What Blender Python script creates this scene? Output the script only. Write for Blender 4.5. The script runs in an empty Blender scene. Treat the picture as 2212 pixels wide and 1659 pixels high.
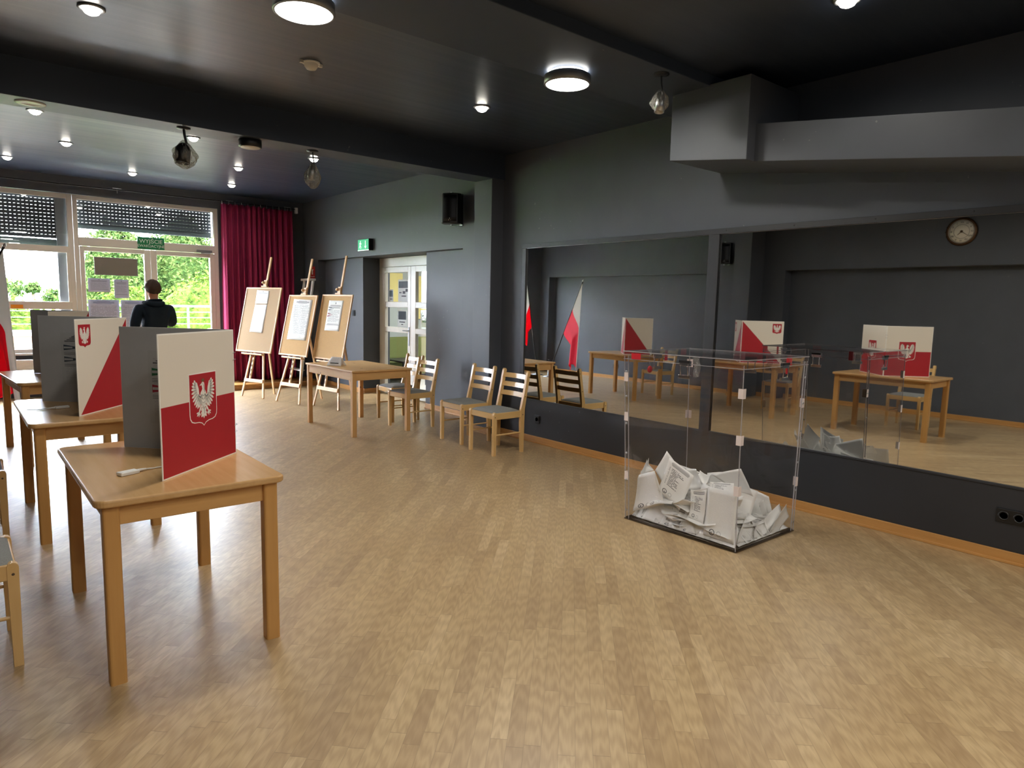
import bpy, bmesh, math, random
from mathutils import Vector, Matrix
PI = math.pi
R = math.radians
SC = bpy.context.scene
COL = SC.collection

# ---------------------------------------------------------------- camera
def make_camera():
    yaw, pitch, roll, H = R(40.11), R(-6.777), R(1.238), 1.57
    f = Vector((math.sin(yaw)*math.cos(pitch), math.cos(yaw)*math.cos(pitch), math.sin(pitch)))
    r = Vector((math.cos(yaw), -math.sin(yaw), 0))
    u = r.cross(f)
    r2 = r*math.cos(roll) + u*math.sin(roll)
    u2 = -r*math.sin(roll) + u*math.cos(roll)
    cd = bpy.data.cameras.new('camera')
    cd.sensor_width = 36.0
    cd.lens = 36.0*1457.6/2212.0
    cd.clip_start = 0.05
    cd.clip_end = 200
    co = bpy.data.objects.new('camera', cd)
    COL.objects.link(co)
    m = Matrix((r2, u2, -f)).transposed().to_4x4()
    m.translation = Vector((0, 0, H))
    co.matrix_world = m
    SC.camera = co
make_camera()

# ---------------------------------------------------------------- colour management, sky, sun
SC.view_settings.view_transform = 'Standard'
SC.view_settings.look = 'None'
SC.view_settings.exposure = 0.38
SC.view_settings.gamma = 1.0
SC.view_settings.use_curve_mapping = False
SC.cycles.transparent_max_bounces = 40
SC.cycles.max_bounces = 12
SC.cycles.diffuse_bounces = 5
SC.cycles.glossy_bounces = 6
SC.cycles.caustics_reflective = False
SC.cycles.caustics_refractive = False
SC.cycles.sample_clamp_indirect = 6.0

SKY_STRENGTH = 7.4
SUN_STRENGTH = 5.0
SPOT_W = 12.0
DISC_W = 22.0

def make_world():
    w = bpy.data.worlds.new('sky')
    SC.world = w
    w.use_nodes = True
    nt = w.node_tree
    bg = nt.nodes['Background']
    sky = nt.nodes.new('ShaderNodeTexSky')
    sky.sky_type = 'HOSEK_WILKIE'
    sky.sun_direction = Vector((0.55, -0.45, 0.72)).normalized()
    sky.turbidity = 5.0
    sky.ground_albedo = 0.4
    # a bright hazy sky: the clear-sky model washed out towards white
    mx = nt.nodes.new('ShaderNodeMix')
    mx.data_type = 'RGBA'
    mx.inputs[0].default_value = 0.62
    nt.links.new(sky.outputs[0], mx.inputs[6])
    mx.inputs[7].default_value = (3.6, 3.9, 4.4, 1)
    nt.links.new(mx.outputs[2], bg.inputs[0])
    bg.inputs[1].default_value = SKY_STRENGTH*2.6
make_world()

def make_sun():
    ld = bpy.data.lights.new('sun', 'SUN')
    ld.energy = SUN_STRENGTH
    ld.angle = R(1.0)
    ld.color = (1.0, 0.95, 0.86)
    o = bpy.data.objects.new('sun', ld)
    COL.objects.link(o)
    d = Vector((0.18, -0.36, 0.92))      # towards the sun: behind the building
    o.rotation_euler = d.to_track_quat('Z', 'Y').to_euler()
    o.location = (6, -6, 12)
make_sun()

# ---------------------------------------------------------------- node helpers
def lin(h):
    h = h.lstrip('#')
    out = []
    for i in (0, 2, 4):
        c = int(h[i:i+2], 16)/255
        out.append(c/12.92 if c <= 0.04045 else ((c+0.055)/1.055)**2.4)
    return (*out, 1)

class NV:
    """a value in a node tree, with arithmetic"""
    def __init__(s, nt, v): s.nt, s.v = nt, v
    def _m(s, op, *a):
        n = s.nt.nodes.new('ShaderNodeMath')
        n.operation = op
        for i, x in enumerate((s,)+a):
            x = x.v if isinstance(x, NV) else x
            if isinstance(x, (int, float)): n.inputs[i].default_value = x
            else: s.nt.links.new(x, n.inputs[i])
        return NV(s.nt, n.outputs[0])
    def __add__(s, o): return s._m('ADD', o)
    def __sub__(s, o): return s._m('SUBTRACT', o)
    def __mul__(s, o): return s._m('MULTIPLY', o)
    def __truediv__(s, o): return s._m('DIVIDE', o)
    def floor(s): return s._m('FLOOR')
    def fract(s): return s._m('FRACT')
    def abs(s): return s._m('ABSOLUTE')
    def lt(s, o): return s._m('LESS_THAN', o)
    def gt(s, o): return s._m('GREATER_THAN', o)
    def min(s, o): return s._m('MINIMUM', o)
    def max(s, o): return s._m('MAXIMUM', o)
    def sqrt(s): return s._m('SQRT')
    def between(s, a, b): return s.gt(a)*s.lt(b)

def new_mat(name):
    m = bpy.data.materials.new(name)
    m.use_nodes = True
    nt = m.node_tree
    return m, nt, nt.nodes['Principled BSDF']

def mixrgb(nt, fac, a, b, blend='MIX'):
    n = nt.nodes.new('ShaderNodeMix')
    n.data_type = 'RGBA'
    n.blend_type = blend
    for i, x in ((0, fac), (6, a), (7, b)):
        x = x.v if isinstance(x, NV) else x
        if isinstance(x, (int, float, tuple)): n.inputs[i].default_value = x
        else: nt.links.new(x, n.inputs[i])
    return n.outputs[2]

def noise(nt, vec, scale, detail=3, rough=0.5, stretch=None):
    if stretch:
        mp = nt.nodes.new('ShaderNodeMapping')
        mp.inputs['Scale'].default_value = stretch
        nt.links.new(vec, mp.inputs[0])
        vec = mp.outputs[0]
    n = nt.nodes.new('ShaderNodeTexNoise')
    n.inputs['Scale'].default_value = scale
    n.inputs['Detail'].default_value = detail
    n.inputs['Roughness'].default_value = rough
    nt.links.new(vec, n.inputs['Vector'])
    return NV(nt, n.outputs[0])

def bump(nt, bsdf, h, strength=0.2, dist=0.002):
    b = nt.nodes.new('ShaderNodeBump')
    b.inputs['Strength'].default_value = strength
    b.inputs['Distance'].default_value = dist
    nt.links.new(h.v, b.inputs['Height'])
    nt.links.new(b.outputs[0], bsdf.inputs['Normal'])

def objvec(nt):
    return nt.nodes.new('ShaderNodeTexCoord').outputs['Object']

def plain(name, col, rough=0.5, metal=0.0, vary=0.0, scale=6.0, spec=None, bmp=0.0):
    m, nt, b = new_mat(name)
    col = lin(col) if isinstance(col, str) else (*col, 1)
    b.inputs['Roughness'].default_value = rough
    b.inputs['Metallic'].default_value = metal
    if spec is not None: b.inputs['Specular IOR Level'].default_value = spec
    if vary or bmp:
        n = noise(nt, objvec(nt), scale, 4, 0.6)
        if vary:
            dark = tuple(c*(1-vary) for c in col[:3]) + (1,)
            lite = tuple(min(1, c*(1+vary)) for c in col[:3]) + (1,)
            nt.links.new(mixrgb(nt, n, dark, lite), b.inputs['Base Color'])
        else: b.inputs['Base Color'].default_value = col
        if bmp: bump(nt, b, n, bmp)
    else:
        b.inputs['Base Color'].default_value = col
    return m

def wood(name, c1, c2, rough=0.35, stretch=(2, 30, 30), knots=0.0, scale=1.0):
    """grain along local X (stretch small on the grain axis)"""
    m, nt, b = new_mat(name)
    v = objvec(nt)
    n = noise(nt, v, 1.6*scale, 5, 0.6, stretch)
    big = noise(nt, v, 1.1, 2, 0.5)
    f = n*0.75 + big*0.35
    col = mixrgb(nt, (f-0.25)*1.5, lin(c1), lin(c2))
    if knots:
        vo = nt.nodes.new('ShaderNodeTexVoronoi')
        vo.inputs['Scale'].default_value = 4.5
        nt.links.new(v, vo.inputs[0])
        k = NV(nt, vo.outputs['Distance']).lt(0.07)*knots
        col = mixrgb(nt, k, col, lin('#5a3014'))
    nt.links.new(col, b.inputs['Base Color'])
    b.inputs['Roughness'].default_value = rough
    bump(nt, b, n, 0.05, 0.001)
    return m

def emit(name, col, strength):
    m, nt, b = new_mat(name)
    b.inputs['Base Color'].default_value = (*col, 1)
    b.inputs['Emission Color'].default_value = (*col, 1)
    b.inputs['Emission Strength'].default_value = strength
    return m

def clear(name, tint, rough=0.0, refl=1.0):
    """clear sheet: lets light through, mirrors a little at grazing angles"""
    m, nt, b = new_mat(name)
    nt.nodes.remove(b)
    out = nt.nodes['Material Output']
    tr = nt.nodes.new('ShaderNodeBsdfTransparent')
    tr.inputs[0].default_value = (*tint, 1)
    gl = nt.nodes.new('ShaderNodeBsdfGlossy')
    gl.inputs['Roughness'].default_value = rough
    gl.inputs['Color'].default_value = (1, 1, 1, 1)
    geo = nt.nodes.new('ShaderNodeNewGeometry')
    dt = nt.nodes.new('ShaderNodeVectorMath')
    dt.operation = 'DOT_PRODUCT'
    nt.links.new(geo.outputs['Incoming'], dt.inputs[0])
    nt.links.new(geo.outputs['Normal'], dt.inputs[1])
    c = NV(nt, dt.outputs['Value']).abs()*-1.0 + 1.0
    fac = ((c*c*c*c*c)*0.96 + 0.038)*refl
    mx = nt.nodes.new('ShaderNodeMixShader')
    nt.links.new(fac.v, mx.inputs[0])
    nt.links.new(tr.outputs[0], mx.inputs[1])
    nt.links.new(gl.outputs[0], mx.inputs[2])
    nt.links.new(mx.outputs[0], out.inputs[0])
    return m

def parquet():
    m, nt, b = new_mat('oak_parquet')
    sep = nt.nodes.new('ShaderNodeSeparateXYZ')
    nt.links.new(nt.nodes.new('ShaderNodeTexCoord').outputs['Object'], sep.inputs[0])
    x, y = NV(nt, sep.outputs[0]), NV(nt, sep.outputs[1])
    u = (x+y)*0.70711
    v = (x-y)*0.70711
    W, L = 0.0615, 0.84
    row = (v/W).floor()
    def wn(a, bb=None):
        n = nt.nodes.new('ShaderNodeTexWhiteNoise')
        n.noise_dimensions = '2D'
        c = nt.nodes.new('ShaderNodeCombineXYZ')
        nt.links.new(a.v, c.inputs[0])
        if bb is not None: nt.links.new(bb.v, c.inputs[1])
        nt.links.new(c.outputs[0], n.inputs['Vector'])
        return NV(nt, n.outputs['Value']), c
    off, _ = wn(row)
    s = u/L + off*7.0
    col = s.floor()
    rnd, comb = wn(row, col)
    rnd2, _ = wn(row+31.7, col+5.3)
    # every plank is cut once more at its own place, so lengths vary
    cut = rnd2*0.44 + 0.28
    half = s.fract().gt(cut)
    rnd3, _ = wn(row+col*3.1, half+rnd*9.0)
    ramp = nt.nodes.new('ShaderNodeValToRGB')
    e = ramp.color_ramp.elements
    e[0].position = 0.0; e[0].color = lin('#a98e69')
    e[1].position = 1.0; e[1].color = lin('#c9af86')
    for p, c in ((0.15, '#b2976f'), (0.5, '#b99e75'), (0.85, '#c0a67c')):
        q = e.new(p); q.color = lin(c)
    nt.links.new(rnd3.v, ramp.inputs[0])
    # grain, shifted for every plank
    cv = nt.nodes.new('ShaderNodeCombineXYZ')
    nt.links.new((u*2.0 + rnd3*40.0).v, cv.inputs[0])
    nt.links.new((v*26.0).v, cv.inputs[1])
    nt.links.new((rnd3*17.0).v, cv.inputs[2])
    g = noise(nt, cv.outputs[0], 2.2, 5, 0.65)
    wv = nt.nodes.new('ShaderNodeTexWave')
    wv.inputs['Scale'].default_value = 1.3
    wv.inputs['Distortion'].default_value = 9.0
    wv.inputs['Detail'].default_value = 2.0
    wv.inputs['Detail Scale'].default_value = 0.8
    nt.links.new(cv.outputs[0], wv.inputs[0])
    gr = (g*0.75 + NV(nt, wv.outputs[1])*0.25)
    c1 = mixrgb(nt, (gr-0.28)*1.05, ramp.outputs[0], lin('#80623e'))
    blot = noise(nt, objvec(nt), 1.3, 3, 0.6)
    c2 = mixrgb(nt, (blot-0.45)*0.5, c1, lin('#8a7050'))
    ev = (v/W).fract()
    eu = s.fract()
    seam = ev.lt(0.022).max(eu.lt(0.0018)).max((eu-cut).abs().lt(0.0016))
    c3 = mixrgb(nt, seam*0.45, c2, lin('#4d3a26'))
    nt.links.new(c3, b.inputs['Base Color'])
    rr = noise(nt, objvec(nt), 3.0, 3, 0.6)*0.16 + 0.30
    nt.links.new(rr.v, b.inputs['Roughness'])
    bump(nt, b, g*0.4 - seam*0.8, 0.12, 0.001)
    b.inputs['Coat Weight'].default_value = 0.5
    b.inputs['Coat Roughness'].default_value = 0.33
    return m

def wallpaint(name, col, rough, vary=0.25):
    m, nt, b = new_mat(name)
    v = objvec(nt)
    n = noise(nt, v, 1.7, 5, 0.6)
    fine = noise(nt, v, 140, 2, 0.5)
    c = lin(col)
    a = tuple(x*(1-vary) for x in c[:3]) + (1,)
    d = tuple(x*(1+vary) for x in c[:3]) + (1,)
    base = mixrgb(nt, n, a, d)
    sc = noise(nt, v, 26, 2, 0.5).gt(0.735)*noise(nt, v, 2.0, 2).gt(0.56)
    nt.links.new(mixrgb(nt, sc*0.35, base, lin('#8c8e90')), b.inputs['Base Color'])
    nt.links.new((n*0.15 + (rough-0.07)).v, b.inputs['Roughness'])
    bump(nt, b, fine*0.5 + n*0.3, 0.12, 0.002)
    return m

def lacquer(name, col, rough):
    """ceiling boards: dark paint with a streaky sheen across the room"""
    m, nt, b = new_mat(name)
    v = objvec(nt)
    n = noise(nt, v, 1.0, 4, 0.6, (0.5, 16, 1))
    c = lin(col)
    nt.links.new(mixrgb(nt, n, tuple(x*0.8 for x in c[:3])+(1,), tuple(x*1.2 for x in c[:3])+(1,)), b.inputs['Base Color'])
    nt.links.new((n*0.2 + (rough-0.1)).v, b.inputs['Roughness'])
    b.inputs['Specular IOR Level'].default_value = 0.75
    bump(nt, b, n, 0.25, 0.004)
    return m

def print_mat(name, kind, paper='#e9e9e6', ink='#54565c', rows=30):
    m, nt, b = new_mat(name)
    sep = nt.nodes.new('ShaderNodeSeparateXYZ')
    nt.links.new(nt.nodes.new('ShaderNodeTexCoord').outputs['UV'], sep.inputs[0])
    u, v = NV(nt, sep.outputs[0]), NV(nt, sep.outputs[1])
    def wn(a):
        n = nt.nodes.new('ShaderNodeTexWhiteNoise')
        n.noise_dimensions = '1D'
        nt.links.new(a.v, n.inputs['W'])
        return NV(nt, n.outputs[0])
    def lines(n, u0, u1, v0, v1, ragged, thick=0.42):
        r = (v*n).floor()
        end = wn(r+n*1.37)*ragged
        words = noise(nt, sep.outputs[0], 1).gt(-1)
        ln = (v*n).fract().lt(thick)*u.gt(u0)*(u+end).lt(u1)*v.between(v0, v1)
        wd = nt.nodes.new('ShaderNodeTexWhiteNoise')
        wd.noise_dimensions = '2D'
        c = nt.nodes.new('ShaderNodeCombineXYZ')
        nt.links.new((u*46.0).floor().v, c.inputs[0])
        nt.links.new(r.v, c.inputs[1])
        nt.links.new(c.outputs[0], wd.inputs['Vector'])
        return ln*NV(nt, wd.outputs['Value']).gt(0.14)
    def centred(n, vmid, half, v0, v1, thick=0.5):
        r = (v*n).floor()
        hw = wn(r+3.3)*0.15 + half
        return (v*n).fract().lt(thick)*(u-0.5).abs().lt(hw)*v.between(v0, v1)
    def ring(cx, cy, r, w, asp=1.4):
        d = ((u-cx)*(u-cx) + (v-cy)*asp*((v-cy)*asp)).sqrt()
        return d, (d-r).abs().lt(w)
    k = None
    if kind == 'ballot':
        k = centred(34, 0.9, 0.30, 0.84, 0.95)
        k = k.max(lines(26, 0.20, 0.72, 0.30, 0.80, 0.30, 0.45))
        k = k.max(lines(26, 0.10, 0.145, 0.30, 0.80, 0.0, 0.5)*0.7)
        d, rg = ring(0.22, 0.12, 0.075, 0.012)
        k = k.max(rg).max(d.lt(0.05)*noise(nt, nt.nodes.new('ShaderNodeTexCoord').outputs['UV'], 28, 2).gt(0.5))
        d2, rg2 = ring(0.44, 0.12, 0.065, 0.006)
        k = k.max(rg2*0.7)
    elif kind == 'back':
        d, rg = ring(0.25, 0.10, 0.075, 0.012)
        k = rg.max(d.lt(0.05)*noise(nt, nt.nodes.new('ShaderNodeTexCoord').outputs['UV'], 28, 2).gt(0.5))
        d2, rg2 = ring(0.47, 0.10, 0.065, 0.006)
        k = k.max(rg2*0.7)
        k = k.max(lines(52, 0.08, 0.92, 0.25, 0.9, 0.1, 0.4)*0.10)
    elif kind == 'notice':
        k = centred(48, 0.9, 0.20, 0.90, 0.965, 0.55)
        k = k.max(lines(rows, 0.07, 0.94, 0.14, 0.87, 0.12, 0.38)*0.75)
        k = k.max(lines(rows, 0.55, 0.85, 0.07, 0.11, 0.2, 0.4)*0.6)
    elif kind == 'crest_notice':
        d, rg = ring(0.5, 0.91, 0.03, 0.02)
        k = d.lt(0.045)*0.7
        k = k.max(centred(30, 0.8, 0.28, 0.74, 0.85, 0.5)*0.8)
        k = k.max(lines(30, 0.10, 0.92, 0.30, 0.68, 0.2, 0.35)*0.6)
        k = k.max(centred(34, 0.2, 0.33, 0.18, 0.24, 0.5)*0.8)
    elif kind == 'faint':
        k = lines(44, 0.1, 0.9, 0.1, 0.9, 0.25, 0.35)*0.30
        k = k.max(centred(40, 0.9, 0.2, 0.88, 0.94, 0.5)*0.5)
    elif kind == 'guide':
        tri = (u-0.5).abs().lt((v-0.78)*3.2)*v.between(0.78, 0.93)
        k = tri*(v*46.0).fract().lt(0.5)*0.8
        k = k.max(lines(44, 0.08, 0.92, 0.10, 0.72, 0.2, 0.35)*0.28)
    b.inputs['Roughness'].default_value = 0.75
    b.inputs['Specular IOR Level'].default_value = 0.2
    fold = noise(nt, objvec(nt), 9, 3)
    base = mixrgb(nt, fold, tuple(c*0.95 for c in lin(paper)[:3])+(1,), lin(paper))
    nt.links.new(mixrgb(nt, k, base, lin(ink)), b.inputs['Base Color'])
    return m

M = {}
M['floor'] = parquet()
M['wall'] = wallpaint('charcoal_paint', '#494d55', 0.55)
M['board'] = wallpaint('black_board', '#26272a', 0.5, 0.15)
M['ceiling'] = lacquer('black_lacquer', '#2d374a', 0.38)
M['beam'] = wallpaint('beam_paint', '#333d4e', 0.5, 0.15)
M['skirting'] = wood('oak_skirting', '#a9783f', '#c59358', 0.35, (30, 1.5, 30))
M['beech'] = wood('beech', '#b98a52', '#d3a86c', 0.30, (1.2, 14, 14))
M['beechy'] = wood('beech_lengthwise', '#b28a58', '#cda674', 0.24, (16, 1.2, 16))
M['pine'] = wood('pine', '#c9995f', '#e3bb82', 0.42, (14, 1.5, 14), 0.75)
M['chair'] = wood('varnished_pine', '#cda468', '#e2bf85', 0.28, (10, 10, 1.5))
M['easel'] = wood('pale_beech', '#cfa473', '#dfb888', 0.5, (12, 12, 1.5))
M['fabric'] = plain('grey_fabric', '#8b8c8a', 0.95, 0, 0.35, 180, 0.1, 0.5)
M['white_plastic'] = plain('white_plastic', '#e9e8e4', 0.35)
M['frame_white'] = plain('cream_frame', '#d9d5cb', 0.35, 0, 0.05, 3)
M['black_plastic'] = plain('black_plastic', '#101113', 0.35)
M['dark_metal'] = plain('dark_metal', '#2a2b2e', 0.4, 0.8)
M['chrome'] = plain('chrome', '#d5d7da', 0.12, 1.0)
M['steel'] = plain('steel', '#a9acb0', 0.3, 1.0)
M['rail_metal'] = plain('rail_metal', '#5b5e62', 0.5, 0.3)
M['grey_metal'] = plain('grey_metal', '#8d8f93', 0.4, 0.7)
M['red'] = plain('flag_red', '#a81626', 0.45, 0, 0.05, 8)
M['white_board'] = plain('white_board', '#e0d8cb', 0.4)
M['grey_board'] = plain('grey_board', '#a6a8aa', 0.55, 0, 0.06, 20)
M['edge_white'] = plain('board_edge', '#efece6', 0.5)
M['eagle_white'] = plain('eagle_white', '#e6e3dc', 0.45)
M['eagle_grey'] = plain('eagle_grey', '#77787a', 0.5)
M['crown'] = plain('crown_gold', '#6b5a3a', 0.5)
M['dark_print'] = plain('dark_print', '#39434c', 0.6)
M['green_print'] = plain('green_print', '#1d5a3c', 0.6)
M['red_print'] = plain('red_print', '#8c1f33', 0.6)
M['text_dark'] = plain('text_dark', '#3b3d40', 0.6)
M['cork'] = plain('cork', '#c19f72', 0.9, 0, 0.18, 90, 0.1, 0.3)
M['hessian'] = plain('hessian', '#b29a7c', 0.9, 0, 0.15, 140, 0.1, 0.3)
M['curtain'] = plain('maroon_velvet', '#842347', 0.85, 0, 0.12, 6, 0.2)
def cloth(name, col):
    m, nt, b = new_mat(name)
    b.inputs['Base Color'].default_value = lin(col)
    b.inputs['Roughness'].default_value = 0.7
    b.inputs['Specular IOR Level'].default_value = 0.2
    tl = nt.nodes.new('ShaderNodeBsdfTranslucent')
    tl.inputs[0].default_value = lin(col)
    mx = nt.nodes.new('ShaderNodeMixShader')
    mx.inputs[0].default_value = 0.45
    nt.links.new(b.outputs[0], mx.inputs[1])
    nt.links.new(tl.outputs[0], mx.inputs[2])
    nt.links.new(mx.outputs[0], nt.nodes['Material Output'].inputs[0])
    return m
M['flag_red_cloth'] = cloth('flag_red_cloth', '#d8203e')
M['flag_white_cloth'] = cloth('flag_white_cloth', '#efedea')
M['glass'] = clear('window_glass', (0.97, 0.98, 0.98))
M['acrylic'] = clear('clear_acrylic', (0.984, 0.982, 0.985), 0.0, 0.8)
def edge_mat():
    m, nt, b = new_mat('acrylic_edge')
    b.inputs['Base Color'].default_value = (0.62, 0.60, 0.62, 1)
    b.inputs['Roughness'].default_value = 0.08
    tr = nt.nodes.new('ShaderNodeBsdfTransparent')
    tr.inputs[0].default_value = (0.86, 0.84, 0.87, 1)
    mx = nt.nodes.new('ShaderNodeMixShader')
    mx.inputs[0].default_value = 0.42
    nt.links.new(tr.outputs[0], mx.inputs[1])
    nt.links.new(b.outputs[0], mx.inputs[2])
    nt.links.new(mx.outputs[0], nt.nodes['Material Output'].inputs[0])
    return m
M['acrylic_edge'] = edge_mat()
M['acrylic_base'] = clear('acrylic_base', (0.55, 0.53, 0.54), 0.1, 1.5)
def film_mat():
    m, nt, b = new_mat('crumpled_film')
    b.inputs['Base Color'].default_value = (0.55, 0.54, 0.50, 1)
    b.inputs['Roughness'].default_value = 0.16
    b.inputs['Specular IOR Level'].default_value = 0.9
    v = objvec(nt)
    n = noise(nt, v, 22, 4, 0.7)
    bump(nt, b, n, 1.0, 0.02)
    tr = nt.nodes.new('ShaderNodeBsdfTransparent')
    tr.inputs[0].default_value = (0.96, 0.95, 0.93, 1)
    mx = nt.nodes.new('ShaderNodeMixShader')
    nt.links.new((n*0.9 - 0.12).v, mx.inputs[0])
    nt.links.new(tr.outputs[0], mx.inputs[1])
    nt.links.new(b.outputs[0], mx.inputs[2])
    nt.links.new(mx.outputs[0], nt.nodes['Material Output'].inputs[0])
    return m
M['film'] = film_mat()
M['mirror'] = plain('mirror_silver', (0.86, 0.88, 0.87), 0.015, 1.0)
M['lamp'] = emit('lamp_glow', (1.0, 0.94, 0.82), 22.0)
M['disc_glow'] = emit('disc_glow', (1.0, 0.97, 0.90), 9.0)
M['sign_green'] = plain('sign_green', '#0f7a4c', 0.4)
M['exit_lit'] = emit('exit_lit', (0.02, 0.30, 0.13), 0.9)
M['exit_white'] = emit('exit_white', (0.75, 0.95, 0.85), 0.8)
M['sign_white'] = plain('sign_white', '#e4ebe6', 0.45)
M['fire_red'] = plain('fire_red', '#b3231d', 0.4)
M['orange'] = plain('orange_sticker', '#d48a12', 0.5)
M['plate_grey'] = plain('plate_back', '#6f6d66', 0.6)
M['seal_red'] = plain('seal_red', '#c41f2c', 0.35)
M['pink_label'] = plain('paper_label', '#e3d6d2', 0.7)
M['shutter'] = plain('shutter_grey', '#43484e', 0.45, 0.2)
M['shutter_bar'] = plain('shutter_bar', '#4b5456', 0.45, 0.2)
M['skin'] = plain('skin', '#b98468', 0.55)
M['hair'] = plain('brown_hair', '#3c2a1f', 0.7, 0, 0.4, 60, 0.3, 0.6)
M['jacket'] = plain('navy_jacket', '#14202c', 0.8, 0, 0.25, 14, 0.2, 0.4)
M['trousers'] = plain('dark_trousers', '#1c1f26', 0.85, 0, 0.2, 14)
M['shoe'] = plain('black_shoe', '#111111', 0.45)
M['paper'] = plain('white_paper', '#eeeeec', 0.8, 0, 0.03, 8, 0.2)
M['ballot'] = print_mat('ballot_print', 'ballot')
M['ballot_back'] = print_mat('ballot_back', 'back')
M['notice'] = print_mat('notice_print', 'notice', rows=44)
M['crest_notice'] = print_mat('crest_notice', 'crest_notice')
M['faint'] = print_mat('faint_print', 'faint')
M['guide'] = print_mat('guide_print', 'guide', '#dddad6')
M['guide_grey'] = print_mat('guide_grey', 'faint', '#85878a')
M['hedge'] = None
M['brick'] = plain('brick_cap', '#a05f4c', 0.8, 0, 0.25, 30)
M['render'] = plain('terrace_render', '#b7a58a', 0.85, 0, 0.15, 10)
M['paving'] = plain('paving', '#b9b6b0', 0.8, 0, 0.12, 4)
M['sill'] = plain('white_sill', '#e5e3df', 0.4)
M['green_sofa'] = plain('green_sofa', '#66703f', 0.85, 0, 0.1, 40)
M['yellow'] = plain('yellow_wall', '#e6d78e', 0.7)
M['corridor'] = plain('corridor_wall', '#aeb6b5', 0.7)
M['dial'] = plain('clock_dial', '#f4efe2', 0.35)
M['clock_rim'] = plain('clock_rim', '#4a3116', 0.3, 0.6)

def leaf_mat(name, c1, c2, c3):
    m, nt, b = new_mat(name)
    n = noise(nt, objvec(nt), 7.0, 3, 0.6)
    ramp = nt.nodes.new('ShaderNodeValToRGB')
    e = ramp.color_ramp.elements
    e[0].position = 0.32; e[0].color = lin(c1)
    e[1].position = 0.68; e[1].color = lin(c3)
    q = e.new(0.5); q.color = lin(c2)
    nt.links.new(n.v, ramp.inputs[0])
    out = nt.nodes['Material Output']
    tl = nt.nodes.new('ShaderNodeBsdfTranslucent')
    mx = nt.nodes.new('ShaderNodeMixShader')
    mx.inputs[0].default_value = 0.4
    nt.links.new(ramp.outputs[0], b.inputs['Base Color'])
    nt.links.new(ramp.outputs[0], tl.inputs[0])
    b.inputs['Roughness'].default_value = 0.75
    b.inputs['Specular IOR Level'].default_value = 0.08
    nt.links.new(b.outputs[0], mx.inputs[1])
    nt.links.new(tl.outputs[0], mx.inputs[2])
    nt.links.new(mx.outputs[0], out.inputs[0])
    return m
M['hedge'] = leaf_mat('hedge_leaf', '#26380f', '#41541a', '#5d662b')
M['leaf'] = leaf_mat('shrub_leaf', '#203416', '#384a21', '#545d31')
M['bark'] = plain('bark', '#5a4a3c', 0.9)

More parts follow.
